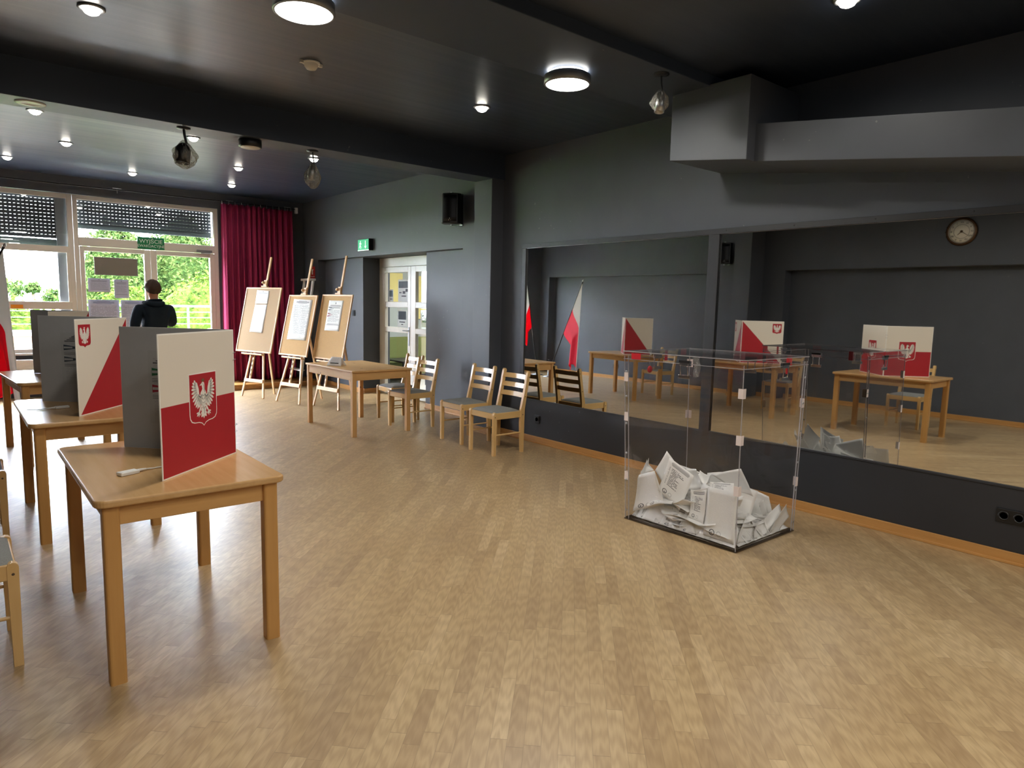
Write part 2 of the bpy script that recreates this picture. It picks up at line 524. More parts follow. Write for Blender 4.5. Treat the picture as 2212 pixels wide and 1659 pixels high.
# ---------------------------------------------------------------- mesh builder
class MB:
    def __init__(s):
        s.v, s.f, s.m, s.s, s.uv = [], [], [], [], []
    def add(s, vs, fs, mat=0, smooth=False, uvs=None):
        o = len(s.v)
        s.v += [tuple(p) for p in vs]
        for i, f in enumerate(fs):
            s.f.append([o+k for k in f])
            s.m.append(mat)
            s.s.append(smooth)
            s.uv.append(uvs[i] if uvs else None)
        return s
    def box(s, a, b, mat=0):
        x0, y0, z0 = (min(a[i], b[i]) for i in range(3))
        x1, y1, z1 = (max(a[i], b[i]) for i in range(3))
        vs = [(x0,y0,z0),(x1,y0,z0),(x1,y1,z0),(x0,y1,z0),(x0,y0,z1),(x1,y0,z1),(x1,y1,z1),(x0,y1,z1)]
        return s.add(vs, [(0,3,2,1),(4,5,6,7),(0,1,5,4),(1,2,6,5),(2,3,7,6),(3,0,4,7)], mat)
    def hexa(s, q0, q1, mat=0):
        """8 corners: quad q0 and the matching quad q1"""
        return s.add(list(q0)+list(q1), [(0,3,2,1),(4,5,6,7),(0,1,5,4),(1,2,6,5),(2,3,7,6),(3,0,4,7)], mat)
    def bar(s, p0, p1, w, t, side=(0,0,1), mat=0, w1=None, t1=None):
        p0, p1 = Vector(p0), Vector(p1)
        d = (p1-p0).normalized()
        a = Vector(side) - d*d.dot(Vector(side))
        if a.length < 1e-5: a = d.orthogonal()
        a.normalize()
        b = d.cross(a)
        w1 = w if w1 is None else w1
        t1 = t if t1 is None else t1
        def q(p, ww, tt): return [p+a*(sx*ww/2)+b*(sy*tt/2) for sx, sy in ((-1,-1),(1,-1),(1,1),(-1,1))]
        return s.hexa(q(p0, w, t), q(p1, w1, t1), mat)
    def tube(s, pts, r, n=10, mat=0, cap=True, smooth=True):
        pts = [Vector(p) for p in pts]
        rs = r if isinstance(r, (list, tuple)) else [r]*len(pts)
        vs, fs = [], []
        ref = None
        for i, p in enumerate(pts):
            d = (pts[min(i+1, len(pts)-1)]-pts[max(i-1, 0)]).normalized()
            if ref is None: ref = d.orthogonal().normalized()
            a = (ref - d*d.dot(ref)).normalized()
            ref = a
            b = d.cross(a)
            for k in range(n):
                t = 2*PI*k/n
                vs.append(p + (a*math.cos(t)+b*math.sin(t))*rs[i])
        for i in range(len(pts)-1):
            for k in range(n):
                k2 = (k+1) % n
                fs.append((i*n+k, i*n+k2, (i+1)*n+k2, (i+1)*n+k))
        s.add(vs, fs, mat, smooth)
        if cap:
            s.add(vs[:n], [tuple(range(n))[::-1]], mat)
            s.add(vs[-n:], [tuple(range(n))], mat)
        return s
    def lathe(s, prof, n=32, c=(0,0,0), axis=(0,0,1), mat=0, smooth=True, cap=True):
        ax = Vector(axis).normalized()
        a = ax.orthogonal().normalized()
        b = ax.cross(a)
        c = Vector(c)
        vs = [c + ax*z + (a*math.cos(2*PI*k/n)+b*math.sin(2*PI*k/n))*r for r, z in prof for k in range(n)]
        fs = []
        for i in range(len(prof)-1):
            for k in range(n):
                k2 = (k+1) % n
                fs.append((i*n+k, i*n+k2, (i+1)*n+k2, (i+1)*n+k))
        s.add(vs, fs, mat, smooth)
        if not cap: return s
        if prof[0][0] > 1e-6: s.add(vs[:n], [tuple(range(n))[::-1]], mat)
        if prof[-1][0] > 1e-6: s.add(vs[-n:], [tuple(range(n))], mat)
        return s
    def prism(s, poly, d0, d1, fn, mat=0):
        """poly: 2d outline; fn(a, b, d) -> 3d"""
        n = len(poly)
        vs = [fn(a, b, d0) for a, b in poly] + [fn(a, b, d1) for a, b in poly]
        fs = [tuple(range(n))[::-1], tuple(range(n, 2*n))]
        fs += [(i, (i+1) % n, n+(i+1) % n, n+i) for i in range(n)]
        return s.add(vs, fs, mat)
    def grid(s, fn, nu, nv, mat=0, smooth=True, thick=None):
        vs, fs, uvs = [], [], []
        for j in range(nv+1):
            for i in range(nu+1):
                vs.append(Vector(fn(i/nu, j/nv)))
        for j in range(nv):
            for i in range(nu):
                a = j*(nu+1)+i
                fs.append((a, a+1, a+nu+2, a+nu+1))
                uvs.append([(i/nu, j/nv), ((i+1)/nu, j/nv), ((i+1)/nu, (j+1)/nv), (i/nu, (j+1)/nv)])
        return s.add(vs, fs, mat, smooth, uvs)
    def build(s, name, mats, parent=None, bevel=0.0, seg=2, solid=0.0, subsurf=0, loc=None):
        me = bpy.data.meshes.new(name)
        me.from_pydata([tuple(p) for p in s.v], [], s.f)
        if not isinstance(mats, (list, tuple)): mats = [mats]
        for m in mats: me.materials.append(m)
        me.polygons.foreach_set('material_index', s.m)
        me.polygons.foreach_set('use_smooth', s.s)
        if any(u is not None for u in s.uv):
            ul = me.uv_layers.new(name='UVMap')
            for p, u in zip(me.polygons, s.uv):
                if u is None: continue
                for li, c in zip(p.loop_indices, u): ul.data[li].uv = c
        me.update()
        o = bpy.data.objects.new(name, me)
        COL.objects.link(o)
        if parent is not None: o.parent = parent
        if loc: o.location = loc
        if solid:
            md = o.modifiers.new('thickness', 'SOLIDIFY')
            md.thickness = solid
            md.offset = 0
        if bevel:
            md = o.modifiers.new('edge', 'BEVEL')
            md.width = bevel
            md.segments = seg
            md.limit_method = 'ANGLE'
            md.angle_limit = R(40)
        if subsurf:
            md = o.modifiers.new('smooth', 'SUBSURF')
            md.levels = md.render_levels = subsurf
        return o

def tag(o, label=None, cat=None, group=None, kind=None):
    if label: o['label'] = label
    if cat: o['category'] = cat
    if group: o['group'] = group
    if kind: o['kind'] = kind
    return o

def thing(name, label, cat, loc=(0,0,0), rz=0.0, group=None):
    o = bpy.data.objects.new(name, None)
    COL.objects.link(o)
    o.empty_display_size = 0.1
    o.location = loc
    o.rotation_euler = (0, 0, rz)
    return tag(o, label, cat, group)

def dup(o, loc=None, rz=None, label=None, group=None, parent=None):
    kids = list(o.children)
    c = o.copy()
    COL.objects.link(c)
    if parent is not None: c.parent = parent
    if loc is not None: c.location = loc
    if rz is not None: c.rotation_euler = (0, 0, rz)
    if label: c['label'] = label
    if group: c['group'] = group
    for k in kids: dup(k, parent=c)
    return c

def struct(o, label, cat):
    return tag(o, label, cat, None, 'structure')

def text(name, body, size, mat, parent, loc, rot, align='CENTER', extrude=0.0006, xs=1.0):
    cu = bpy.data.curves.new(name, 'FONT')
    cu.body = body
    cu.size = size
    cu.align_x = align
    cu.align_y = 'CENTER'
    cu.extrude = extrude
    cu.materials.append(mat)
    t = bpy.data.objects.new(name+'_tmp', cu)
    COL.objects.link(t)
    dg = bpy.context.evaluated_depsgraph_get()
    me = bpy.data.meshes.new_from_object(t.evaluated_get(dg))
    bpy.data.objects.remove(t)
    o = bpy.data.objects.new(name, me)
    COL.objects.link(o)
    o.parent = parent
    o.location = loc
    o.rotation_euler = rot
    o.scale = (xs, 1, 1)
    return o

def lamp(name, kind, loc, power, parent, color=(1.0, 0.90, 0.76), **kw):
    ld = bpy.data.lights.new(name, kind)
    ld.energy = power
    ld.color = color
    for k, v in kw.items(): setattr(ld, k, v)
    o = bpy.data.objects.new(name, ld)
    COL.objects.link(o)
    o.parent = parent
    o.location = loc
    return o

# ================================================================ THE ROOM
XR = 5.125            # surface of the mirror wall
ZC, ZF = 3.28, 3.36   # ceilings: hall, window bay
b = MB().box((-1.9, -3.6, -0.12), (6.4, 12.75, 0.0))
struct(b.build('floor', M['floor']), 'oak parquet floor laid diagonally across the hall', 'floor')

b = MB().box((-1.9, -3.7, ZC), (5.5, 6.30, ZC+0.15))
struct(b.build('ceiling', M['ceiling']), 'black lacquered ceiling over the middle of the hall', 'ceiling')
b = MB().box((-1.9, 6.62, ZF), (6.0, 12.8, ZF+0.15))
struct(b.build('ceiling', M['ceiling']), 'dark glossy ceiling of the bay beside the windows', 'ceiling')
b = MB().box((-1.9, 6.29, 3.0), (5.3, 6.63, 3.55))
struct(b.build('beam', M['beam'], bevel=0.004), 'deep black beam between the hall and the window bay', 'beam')
b = MB().box((-1.9, 3.075, 3.2), (5.2, 3.785, 3.30))
struct(b.build('beam', M['beam'], bevel=0.004), 'wide shallow black beam carrying the round disc lamps', 'beam')

# mirror wall
b = MB()
b.box((XR, -3.6, 0), (XR+0.3, 6.35, ZC+0.05))
struct(b.build('wall_right', M['wall']), 'charcoal wall carrying the two big mirrors', 'wall')
b = MB()
b.box((5.108, -3.6, 0.0), (XR, 6.28, 0.492))
struct(b.build('wall_panel', M['board']), 'black board below the mirrors along the right wall', 'wall')

def zbot(y): return 2.71-0.125*(3.41-y)
b = MB()
q0 = [(4.54, -3.6, zbot(-3.6)), (XR+0.01, -3.6, zbot(-3.6)), (XR+0.01, 2.745, zbot(2.745)), (4.54, 2.745, zbot(2.745))]
q1 = [(x, y, z+0.262) for x, y, z in q0]
b.hexa(q0, q1)
q0 = [(4.44, 2.74, zbot(2.74)), (XR+0.01, 2.74, zbot(2.74)), (XR+0.01, 3.41, zbot(3.41)), (4.44, 3.41, zbot(3.41))]
q1 = [(x, y, 3.21) for x, y, z in q0]
b.hexa(q0, q1)
struct(b.build('beam', M['wall'], bevel=0.004), 'sloping charcoal bulkhead high on the mirror wall', 'beam')

# pillar and door wall
b = MB().box((4.95, 6.31, 0), (5.45, 6.645, ZC+0.02))
struct(b.build('pillar', M['wall'], bevel=0.004), 'charcoal pillar between the mirror wall and the door wall', 'pillar')
b = MB()
b.box((5.30, 6.64, 2.285), (5.95, 12.7, ZF+0.05))
b.box((5.30, 6.64, 0), (5.95, 7.36, 2.285))
b.box((5.30, 11.86, 0), (5.95, 12.7, 2.285))
b.box((5.44, 7.36, 0), (5.95, 8.45, 2.285))
b.box((5.44, 10.40, 0), (5.95, 11.86, 2.285))
struct(b.build('wall_door', M['wall']), 'charcoal wall with the deep doorway niche', 'wall')

# window wall
b = MB()
b.box((-1.9, 12.5, 3.10), (6.0, 12.75, ZF+0.05))
b.box((3.755, 12.5, 0), (6.0, 12.75, 3.10))
b.box((-1.9, 12.5, 0), (-0.62, 12.75, 3.10))
b.box((-0.62, 12.5, 0), (1.615, 12.75, 0.66))
struct(b.build('wall_window', M['wall']), 'dark wall around the windows and the glass exit door', 'wall')

# left wall with its niches and pier
b = MB()
def seg(y0, y1, x, z0=0.0, z1=2.29): b.box((-1.95, y0, z0), (x, y1, z1))
seg(-3.6, 6.2, -1.42); seg(6.2, 6.62, -1.2); seg(6.62, 6.95, -0.76, 0, ZC+.02); seg(6.95, 7.45, -1.02, 0, ZF+.02)
seg(7.45, 12.2, -1.42); seg(12.2, 12.7, -1.2)
seg(-3.6, 6.62, -1.2, 2.29, ZC+.02); seg(7.45, 12.7, -1.2, 2.29, ZF+.02)
struct(b.build('wall_left', M['wall']), 'charcoal wall opposite the mirrors with recessed lower parts', 'wall')
b = MB().box((-1.9, -3.75, 0), (5.5, -3.6, ZC+0.02))
struct(b.build('wall_back', M['wall']), 'charcoal end wall behind the viewer', 'wall')

# skirting boards with a quarter round at the foot
def skirt(name, runs, label):
    bb = MB()
    for (x0, y0), (x1, y1), (nx, ny) in runs:
        d0, d1 = 0.018, 0.03
        def rect(d, z0, z1):
            bb.box((min(x0, x1)+min(0, nx*d), min(y0, y1)+min(0, ny*d), z0), (max(x0, x1)+max(0, nx*d), max(y0, y1)+max(0, ny*d), z1))
        rect(d0, 0.0, 0.075)
        rect(d1, 0.0, 0.018)
    struct(bb.build(name, M['skirting'], bevel=0.003), label, 'skirting board')
skirt('baseboard_right', [((5.108, -3.6), (5.108, 6.28), (-1, 0))], 'oak skirting board along the foot of the mirror wall')
skirt('baseboard_door', [((5.30, 6.68), (5.30, 7.36), (-1, 0)), ((4.95, 6.31), (4.95, 6.645), (-1, 0)), ((5.44, 7.39), (5.44, 8.44), (-1, 0)),
      ((5.44, 10.41), (5.44, 11.83), (-1, 0)), ((5.30, 11.87), (5.30, 12.4), (-1, 0)), ((5.44, 10.40), (5.70, 10.40), (0, -1))],
      'oak skirting board around the doorway niche')
skirt('baseboard_left', [((-1.42, -3.6), (-1.42, 6.19), (1, 0)), ((-1.2, 6.21), (-1.2, 6.60), (1, 0)), ((-0.76, 6.62), (-0.76, 6.95), (1, 0)), ((-1.02, 6.96), (-1.02, 7.45), (1, 0)), ((-1.42, 7.46), (-1.42, 12.19), (1, 0))],
      'oak skirting board along the wall opposite the mirrors')

# low wooden step under the curtain
b = MB().box((3.30, 11.78, 0.0), (5.28, 12.5, 0.088))
b.box((3.30, 11.765, 0.07), (5.28, 11.80, 0.092))
struct(b.build('trim_1', M['skirting'], bevel=0.004), 'low wooden step along the foot of the curtain', 'step')

# ---------------------------------------------------------------- mirrors and their board frame
b = MB()
X0, X1 = 5.102, XR
b.box((X0, -3.6, 2.197), (X1, 5.925, 2.243))
b.box((X0, 5.862, 0.492), (X1, 5.925, 2.197))
b.box((X0, 3.359, 0.492), (X1, 3.462, 2.197))
b.box((X0, -3.6, 0.478), (X1, 5.925, 0.494))
for yy in (5.62, 4.9, 4.2, 3.60, 3.30, 2.7, 2.1, 1.5):
    b.lathe([(0.007, 0), (0.007, 0.002), (0, 0.003)], 8, (X0, yy, 2.222), (-1, 0, 0))
for zz in (0.9, 1.4, 1.9):
    b.lathe([(0.006, 0), (0.006, 0.002), (0, 0.003)], 8, (X0, 3.41, zz), (-1, 0, 0))
struct(b.build('trim_2', M['board'], bevel=0.002), 'black board frame screwed around the mirrors', 'frame')

def wall_mirror(y0, y1, lean, turn, label, bow):
    t = thing('wall_mirror', label, 'mirror', (5.117, (y0+y1)/2, 1.345), 0)
    hy, hz = (y1-y0)/2+0.004, 0.853
    n = Vector((-math.cos(R(lean))*math.cos(R(turn)), math.sin(R(turn)), math.sin(R(lean)))).normalized()
    def fn(u, v):
        y, z = (u*2-1)*hy, (v*2-1)*hz
        x = -(n.y*y + n.z*z)/n.x
        x += bow*(math.sin(PI*u)*0.5 + math.sin(PI*v)*0.5 - 0.6)
        return (x, y, z)
    MB().grid(fn, 28, 20).build('mirror_glass', M['mirror'], t)
    bb = MB()
    # bright bevelled rim where the glass edge shows
    for a, c in (((-0.004, -hy, -hz), (0.003, -hy+0.003, hz)), ((-0.004, hy-0.003, -hz), (0.003, hy, hz)), ((-0.004, -hy, hz-0.003), (0.003, hy, hz)), ((-0.004, -hy, -hz), (0.003, hy, -hz+0.003))):
        bb.box(a, c)
    bb.build('glass_rim', M['steel'], t)
    return t
wall_mirror(3.463, 5.861, 0.29, -0.064, 'large wall mirror behind the two chairs, showing the flags', 0.0010)
wall_mirror(-1.2, 3.358, 0.114, 0.141, 'long wall mirror behind the ballot box, showing the clock', 0.0)

# ---------------------------------------------------------------- glass panes helper
def frame_rect(bb, x0, x1, z0, z1, w, y0, y1, mat=0):
    bb.box((x0, y0, z0), (x0+w, y1, z1), mat)
    bb.box((x1-w, y0, z0), (x1, y1, z1), mat)
    bb.box((x0+w, y0, z0), (x1-w, y1, z0+w), mat)
    bb.box((x0+w, y0, z1-w), (x1-w, y1, z1), mat)

def shutter(parent, x0, x1, z0, z1, zbar, y):
    bb = MB()
    pitch = 0.0535
    n = int(round((z1-zbar)/pitch))
    for i in range(n):
        z = z1-(i+1)*pitch
        bb.box((x0, y-0.006, z+0.0024), (x1, y+0.006, z+pitch))
        k = int((x1-x0)/0.052)
        for j in range(k+1):
            xx = x0+j*(x1-x0)/k
            bb.box((xx-0.013, y-0.004, z), (xx+0.0165, y+0.004, z+0.003))
    sh = bb.build('roller_shutter', M['shutter'], parent)
    MB().box((x0, y-0.012, z0), (x1, y+0.012, zbar)).build('end_bar', M['shutter_bar'], sh, bevel=0.004)
    return sh

# window beside the door
w1 = struct(thing('window_1', 'tall white-framed window with a half-lowered grey roller shutter', 'window', (0, 12.5, 0)), None, None)
bb = MB()
frame_rect(bb, -0.62, 1.612, 0.66, 3.095, 0.07, 0.0, 0.07)
bb.box((-0.55, 0, 2.205), (1.542, 0.07, 2.30))
bb.box((-0.55, 0, 1.335), (1.542, 0.07, 1.452))
bb.box((0.33, 0, 0.73), (0.41, 0.07, 3.03))
bb.box((1.508, -0.008, 1.452), (1.556, 0.0, 2.205))
bb.build('window_frame', M['frame_white'], w1, bevel=0.004)
for (x0, x1) in ((-0.55, 0.33), (0.41, 1.542)):
    for (z0, z1) in ((0.73, 1.335), (1.452, 2.205), (2.30, 3.025)):
        MB().box((x0-.005, 0.03, z0-.005), (x1+.005, 0.036, z1+.005)).build('pane', M['glass'], w1)
shutter(w1, -0.55, 1.405, 2.28, 3.06, 2.405, 0.16)
MB().box((1.405, 0.11, 0.70), (1.60, 0.245, 3.09)).build('shutter_guide', M['grey_metal'], w1, bevel=0.004)
MB().box((-0.64, -0.05, 0.64), (1.612, 0.0, 0.672)).build('window_sill', M['sill'], w1, bevel=0.005)
tag(MB().box((0.775, 12.4945, 1.345), (0.925, 12.4995, 1.400)).build('sticker', M['orange']), 'orange strip sticker on the window cross rail', 'sticker')

# glass exit door
d1 = struct(thing('door_1', 'white double exit door with glass leaves and a transom light', 'door', (0, 12.5, 0)), None, None)
bb = MB()
bb.box((1.617, 0, 0), (1.68, 0.08, 3.095)); bb.box((3.685, 0, 0), (3.752, 0.08, 3.095))
bb.box((1.68, 0, 3.03), (3.685, 0.08, 3.095)); bb.box((1.68, 0, 2.325), (3.685, 0.08, 2.458))
bb.build('door_frame', M['frame_white'], d1, bevel=0.004)
MB().box((1.675, 0.03, 2.45), (3.69, 0.036, 3.035)).build('transom_pane', M['glass'], d1)
shutter(d1, 1.68, 3.685, 2.60, 3.07, 2.665, 0.16)
for (x0, x1, g0, g1) in ((1.684, 2.672, 1.744, 2.580), (2.676, 3.683, 2.768, 3.603)):
    bb = MB()
    bb.box((x0, -0.012, 0.01), (g0, 0.055, 2.318)); bb.box((g1, -0.012, 0.01), (x1, 0.055, 2.318))
    bb.box((g0, -0.012, 2.248), (g1, 0.055, 2.318)); bb.box((g0, -0.012, 0.01), (g1, 0.055, 0.24))
    lf = bb.build('door_leaf', M['frame_white'], d1, bevel=0.005)
    MB().box((g0-.005, 0.02, 0.235), (g1+.005, 0.026, 2.253)).build('pane', M['glass'], lf)
    if x0 > 2:
        hb = MB().box((2.70, -0.018, 0.98), (2.735, -0.010, 1.20))
        hb.tube([(2.717, -0.012, 1.10), (2.717, -0.06, 1.10), (2.83, -0.06, 1.10)], 0.009)
        hb.build('handle', M['grey_metal'], lf)
bb = MB().box((3.385, -0.06, 2.325), (3.632, -0.012, 2.372))
bb.bar((3.45, -0.045, 2.318), (3.60, -0.075, 2.318), 0.016, 0.008)
bb.build('door_closer', M['grey_metal'], d1, bevel=0.004)

# emergency exit plate over the door
t = thing('exit_sign', 'green plate with white lettering WYJSCIE EWAKUACYJNE over the glass door', 'sign', (2.69, 12.492, 2.43))
MB().box((-0.20, -0.004, -0.096), (0.20, 0.004, 0.096)).build('plate', M['sign_green'], t, bevel=0.002)
text('lettering', 'WYJŚCIE', 0.088, M['sign_white'], t, (0, -0.005, 0.026), (R(90), 0, 0), xs=0.98)
text('lettering', 'EWAKUACYJNE', 0.062, M['sign_white'], t, (0, -0.005, -0.048), (R(90), 0, 0), xs=0.92)

# what is taped to the glass leaf (seen from indoors)
def sheet(name, mat, c, w, h, label, cat, axis='y', group=None, rot=0.0, curl=0.004, grp=None):
    """a paper sheet facing -y (or -x), w wide, h high"""
    def fn(u, v):
        a, z = (u-0.5)*w, (v-0.5)*h
        ca, sa = math.cos(rot), math.sin(rot)
        a, z = a*ca - z*sa, a*sa + z*ca
        d = curl*math.sin(u*5+v*4)
        return (c[0]+a, c[1]+d, c[2]+z) if axis == 'y' else (c[0]+d, c[1]-a, c[2]+z)
    o = MB().grid(fn, 8, 8).build(name, mat, solid=0.0006)
    return tag(o, label, cat, group)
yy = 12.500
M['lit_sheet'] = print_mat('notice_backlit', 'crest_notice', '#b9bfd8', '#6d7190')  # blue-grey backlit tone of both notice papers, painted into their colour
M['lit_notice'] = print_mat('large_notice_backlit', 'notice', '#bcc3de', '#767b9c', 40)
tag(MB().box((1.868, 12.490, 1.885), (2.478, 12.500, 2.165)).build('door_plate', M['plate_grey'], bevel=0.003), 'grey-brown rectangular plate fixed to the glass door, seen from its back', 'plate')
sheet('door_notice', M['lit_sheet'], (1.925, yy, 1.722), 0.305, 0.215, 'wide paper notice under the grey plate on the glass door', 'notice', group='notices on the glass door')
sheet('door_notice', M['lit_sheet'], (2.235, yy, 1.673), 0.205, 0.30, 'upright paper notice beside the wide one on the glass door', 'notice', group='notices on the glass door')
sheet('door_notice', M['lit_notice'], (1.975, yy, 1.155), 0.43, 0.68, 'big poster-size paper notice low on the glass door', 'notice', group='notices on the glass door')
sheet('door_notice', M['lit_notice'], (2.40, yy, 1.165), 0.37, 0.66, 'big paper notice partly hidden by the person at the door', 'notice', group='notices on the glass door')

# ---------------------------------------------------------------- double door in the niche
d2 = struct(thing('door_2', 'cream double door with three glass panes per leaf in the niche', 'door', (5.75, 0, 0)), None, None)
bb = MB()
bb.box((0, 10.325, 0), (0.07, 10.40, 2.285)); bb.box((0, 8.45, 0), (0.07, 8.50, 2.285)); bb.box((0, 8.50, 2.135), (0.07, 10.325, 2.285))
bb.build('door_frame', M['frame_white'], d2, bevel=0.004)
for k, (y0, y1, g0, g1) in enumerate(((9.37, 10.32, 9.455, 10.19), (8.505, 9.365, 8.62, 9.22))):
    bb = MB()
    bb.box((-0.015, y0, 0.01), (0.045, g0, 2.13)); bb.box((-0.015, g1, 0.01), (0.045, y1, 2.13))
    for z0, z1 in ((0.01, 0.17), (1.06, 1.145), (1.47, 1.563), (2.04, 2.13)):
        bb.box((-0.015, g0, z0), (0.045, g1, z1))
    lf = bb.build('door_leaf', M['frame_white'], d2, bevel=0.005)
    for z0, z1 in ((0.17, 1.06), (1.145, 1.47), (1.563, 2.04)):
        MB().box((0.012, g0-.005, z0-.005), (0.018, g1+.005, z1+.005)).build('pane', M['glass'], lf)
    if k == 0:
        hb = MB().box((-0.022, 9.395, 0.86), (-0.014, 9.425, 1.16))
        hb.tube([(-0.018, 9.41, 1.10), (-0.06, 9.41, 1.10), (-0.06, 9.53, 1.10)], 0.009)
        hb.build('handle', M['grey_metal'], lf)

# the corridor behind that door
b = MB()
b.box((5.95, 6.3, -0.12), (9.2, 12.7, 0.0))
struct(b.build('floor', M['paving']), 'pale corridor floor behind the double door', 'floor')
for bx in (((9.0, 6.3, 0), (9.2, 12.6, 2.8)), ((5.95, 12.6, 0), (9.2, 12.75, 2.8)), ((5.95, 6.2, 0), (9.0, 6.3, 2.8))):
    struct(MB().box(*bx).build('wall_corridor', M['corridor']), 'pale grey corridor wall behind the double door', 'wall')
b = MB().box((5.95, 6.2, 2.8), (9.2, 12.75, 2.9))
struct(b.build('ceiling', M['sill']), 'white corridor ceiling behind the double door', 'ceiling')
tag(MB().box((6.85, 12.565, 1.50), (7.50, 12.597, 2.16)).build('display_board', M['yellow'], bevel=0.004), 'pale yellow display board behind the fuller door leaf', 'display board', 'display boards in the corridor', 'thing')
tag(MB().box((7.85, 12.565, 1.20), (8.70, 12.597, 2.12)).build('display_board', M['yellow'], bevel=0.004), 'pale yellow display board behind the half-hidden door leaf', 'display board', 'display boards in the corridor', 'thing')
def sofa():
    t = thing('sofa', 'olive green sofa standing in the corridor behind the glass door', 'sofa', (7.5, 12.0, 0), 0)
    MB().box((-1.25, -0.42, 0.12), (1.25, 0.30, 0.40)).build('seat', M['green_sofa'], t, bevel=0.05, seg=3)
    MB().grid(lambda u, v: (-1.3+2.6*u, 0.32+0.10*v, 0.36+0.46*v*(0.92+0.08*math.sin(u*PI))), 20, 8).build('backrest', M['green_sofa'], t, solid=0.14)
    for s in (-1, 1):
        MB().box((s*1.24, -0.42, 0.12), (s*1.42, 0.45, 0.58)).build('armrest', M['green_sofa'], t, bevel=0.05, seg=3)
    for x in (-1.2, 1.2):
        for y in (-0.35, 0.35):
            MB().tube([(x, y, 0), (x, y, 0.13)], 0.02).build('foot', M['black_plastic'], t)
sofa()
t = thing('side_table', 'low black side table in front of the green sofa', 'table', (6.72, 11.15, 0))
MB().box((-0.28, -0.38, 0.44), (0.28, 0.38, 0.47)).build('table_top', M['black_plastic'], t, bevel=0.004)
for x in (-0.25, 0.25):
    for y in (-0.35, 0.35):
        MB().box((x-.02, y-.02, 0), (x+.02, y+.02, 0.44)).build('leg', M['black_plastic'], t)
def poster(y, z, w, h, dark, label):
    t = thing('glass_poster', label, 'poster', (5.78, y, z))
    MB().box((0, -w/2, -h/2), (0.002, w/2, h/2)).build('sheet', M['paper'], t)
    bb = MB()
    for (y0, y1, z0, z1) in dark: bb.box((-0.0012, -y1*w, z0*h), (0.0002, -y0*w, z1*h))
    bb.build('print', M['dark_print'], t)
poster(9.65, 1.745, 0.36, 0.36, [(-.45, .45, .12, .42), (-.40, -.2, -.12, -.06), (-.1, .12, -.14, -.02), (.15, .42, -.05, .08), (-.2, .2, -.27, -.22)], 'white poster with a grey picture on the upper glass pane')
poster(10.06, 1.665, 0.14, 0.20, [(-.4, .4, -.1, .4), (-.3, .3, -.35, -.25)], 'small dark poster at the edge of the upper glass pane')
poster(9.70, 1.295, 0.30, 0.27, [(-.4, .4, -.08, .42), (-.3, .3, -.26, -.2), (-.1, .1, -.4, -.35)], 'white leaflet with a dark picture on the middle glass pane')
poster(9.02, 1.30, 0.24, 0.26, [(-.3, .3, .1, .4), (-.3, .3, -.2, -.1)], 'leaflet on the pane of the half-hidden door leaf')
t = thing('ceiling_panel_light', 'square ceiling light in the corridor', 'lamp', (7.4, 9.9, 2.8))
MB().box((-0.3, -0.3, -0.05), (0.3, 0.3, 0)).build('housing', M['white_plastic'], t, bevel=0.004)
MB().box((-0.28, -0.28, -0.056), (0.28, 0.28, -0.05)).build('diffuser', M['disc_glow'], t)
lamp('corridor_lamp', 'AREA', (0, 0, -0.07), 130, t, (1, 0.97, 0.9), size=0.55)

# lit running-man box above the niche
t = thing('exit_box', 'small lit green emergency exit box above the doorway niche', 'sign', (5.30, 9.975, 2.458))
MB().box((-0.075, -0.185, -0.092), (0, 0.185, 0.092)).build('housing', M['black_plastic'], t, bevel=0.006)
MB().box((-0.080, -0.175, -0.080), (-0.0745, 0.175, 0.084)).build('face', M['exit_lit'], t)
pm = MB()
pm.lathe([(0.011, 0), (0.011, 0.002)], 10, (-0.0805, 0.085, 0.052), (-1, 0, 0))
for p, q, wd in (((0.085, 0.035), (0.10, -0.005), 0.024), ((0.10, -0.005), (0.125, -0.05), 0.014), ((0.10, -0.005), (0.07, -0.03), 0.014), ((0.07, -0.03), (0.075, -0.06), 0.012), ((0.085, 0.033), (0.055, 0.01), 0.010), ((0.085, 0.033), (0.12, 0.02), 0.010)):
    pm.bar((-0.0815, p[0], p[1]), (-0.0815, q[0], q[1]), wd, 0.002, (0, 1, 0))
pm.build('pictogram', M['exit_white'], t)
pm = MB()
pm.bar((-0.0815, -0.08, 0.06), (-0.0815, -0.08, -0.03), 0.016, 0.002, (0, 1, 0))
pm.prism([(-0.115, -0.02), (-0.08, -0.065), (-0.045, -0.02), (-0.08, -0.035)], -0.0825, -0.0805, lambda a, c, d: (d, a, c))
pm.build('arrow', M['exit_white'], t)
MB().box((-0.082, -0.18, -0.093), (-0.07, 0.18, -0.081)).build('lower_edge', M['exit_white'], t)

# fire plate
t = thing('fire_sign', 'red fire equipment plate on the wall behind the middle easel', 'sign', (5.295, 12.09, 2.06))
MB().box((-0.004, -0.10, -0.115), (0.004, 0.10, 0.115)).build('plate', M['fire_red'], t)
fm = MB()
fm.box((-0.006, -0.02, -0.03), (-0.004, 0.02, 0.05)); fm.box((-0.006, -0.05, 0.05), (-0.004, 0.02, 0.062)); fm.box((-0.006, -0.09, -0.075), (-0.004, 0.09, -0.066))
fm.build('pictogram', M['sign_white'], t)

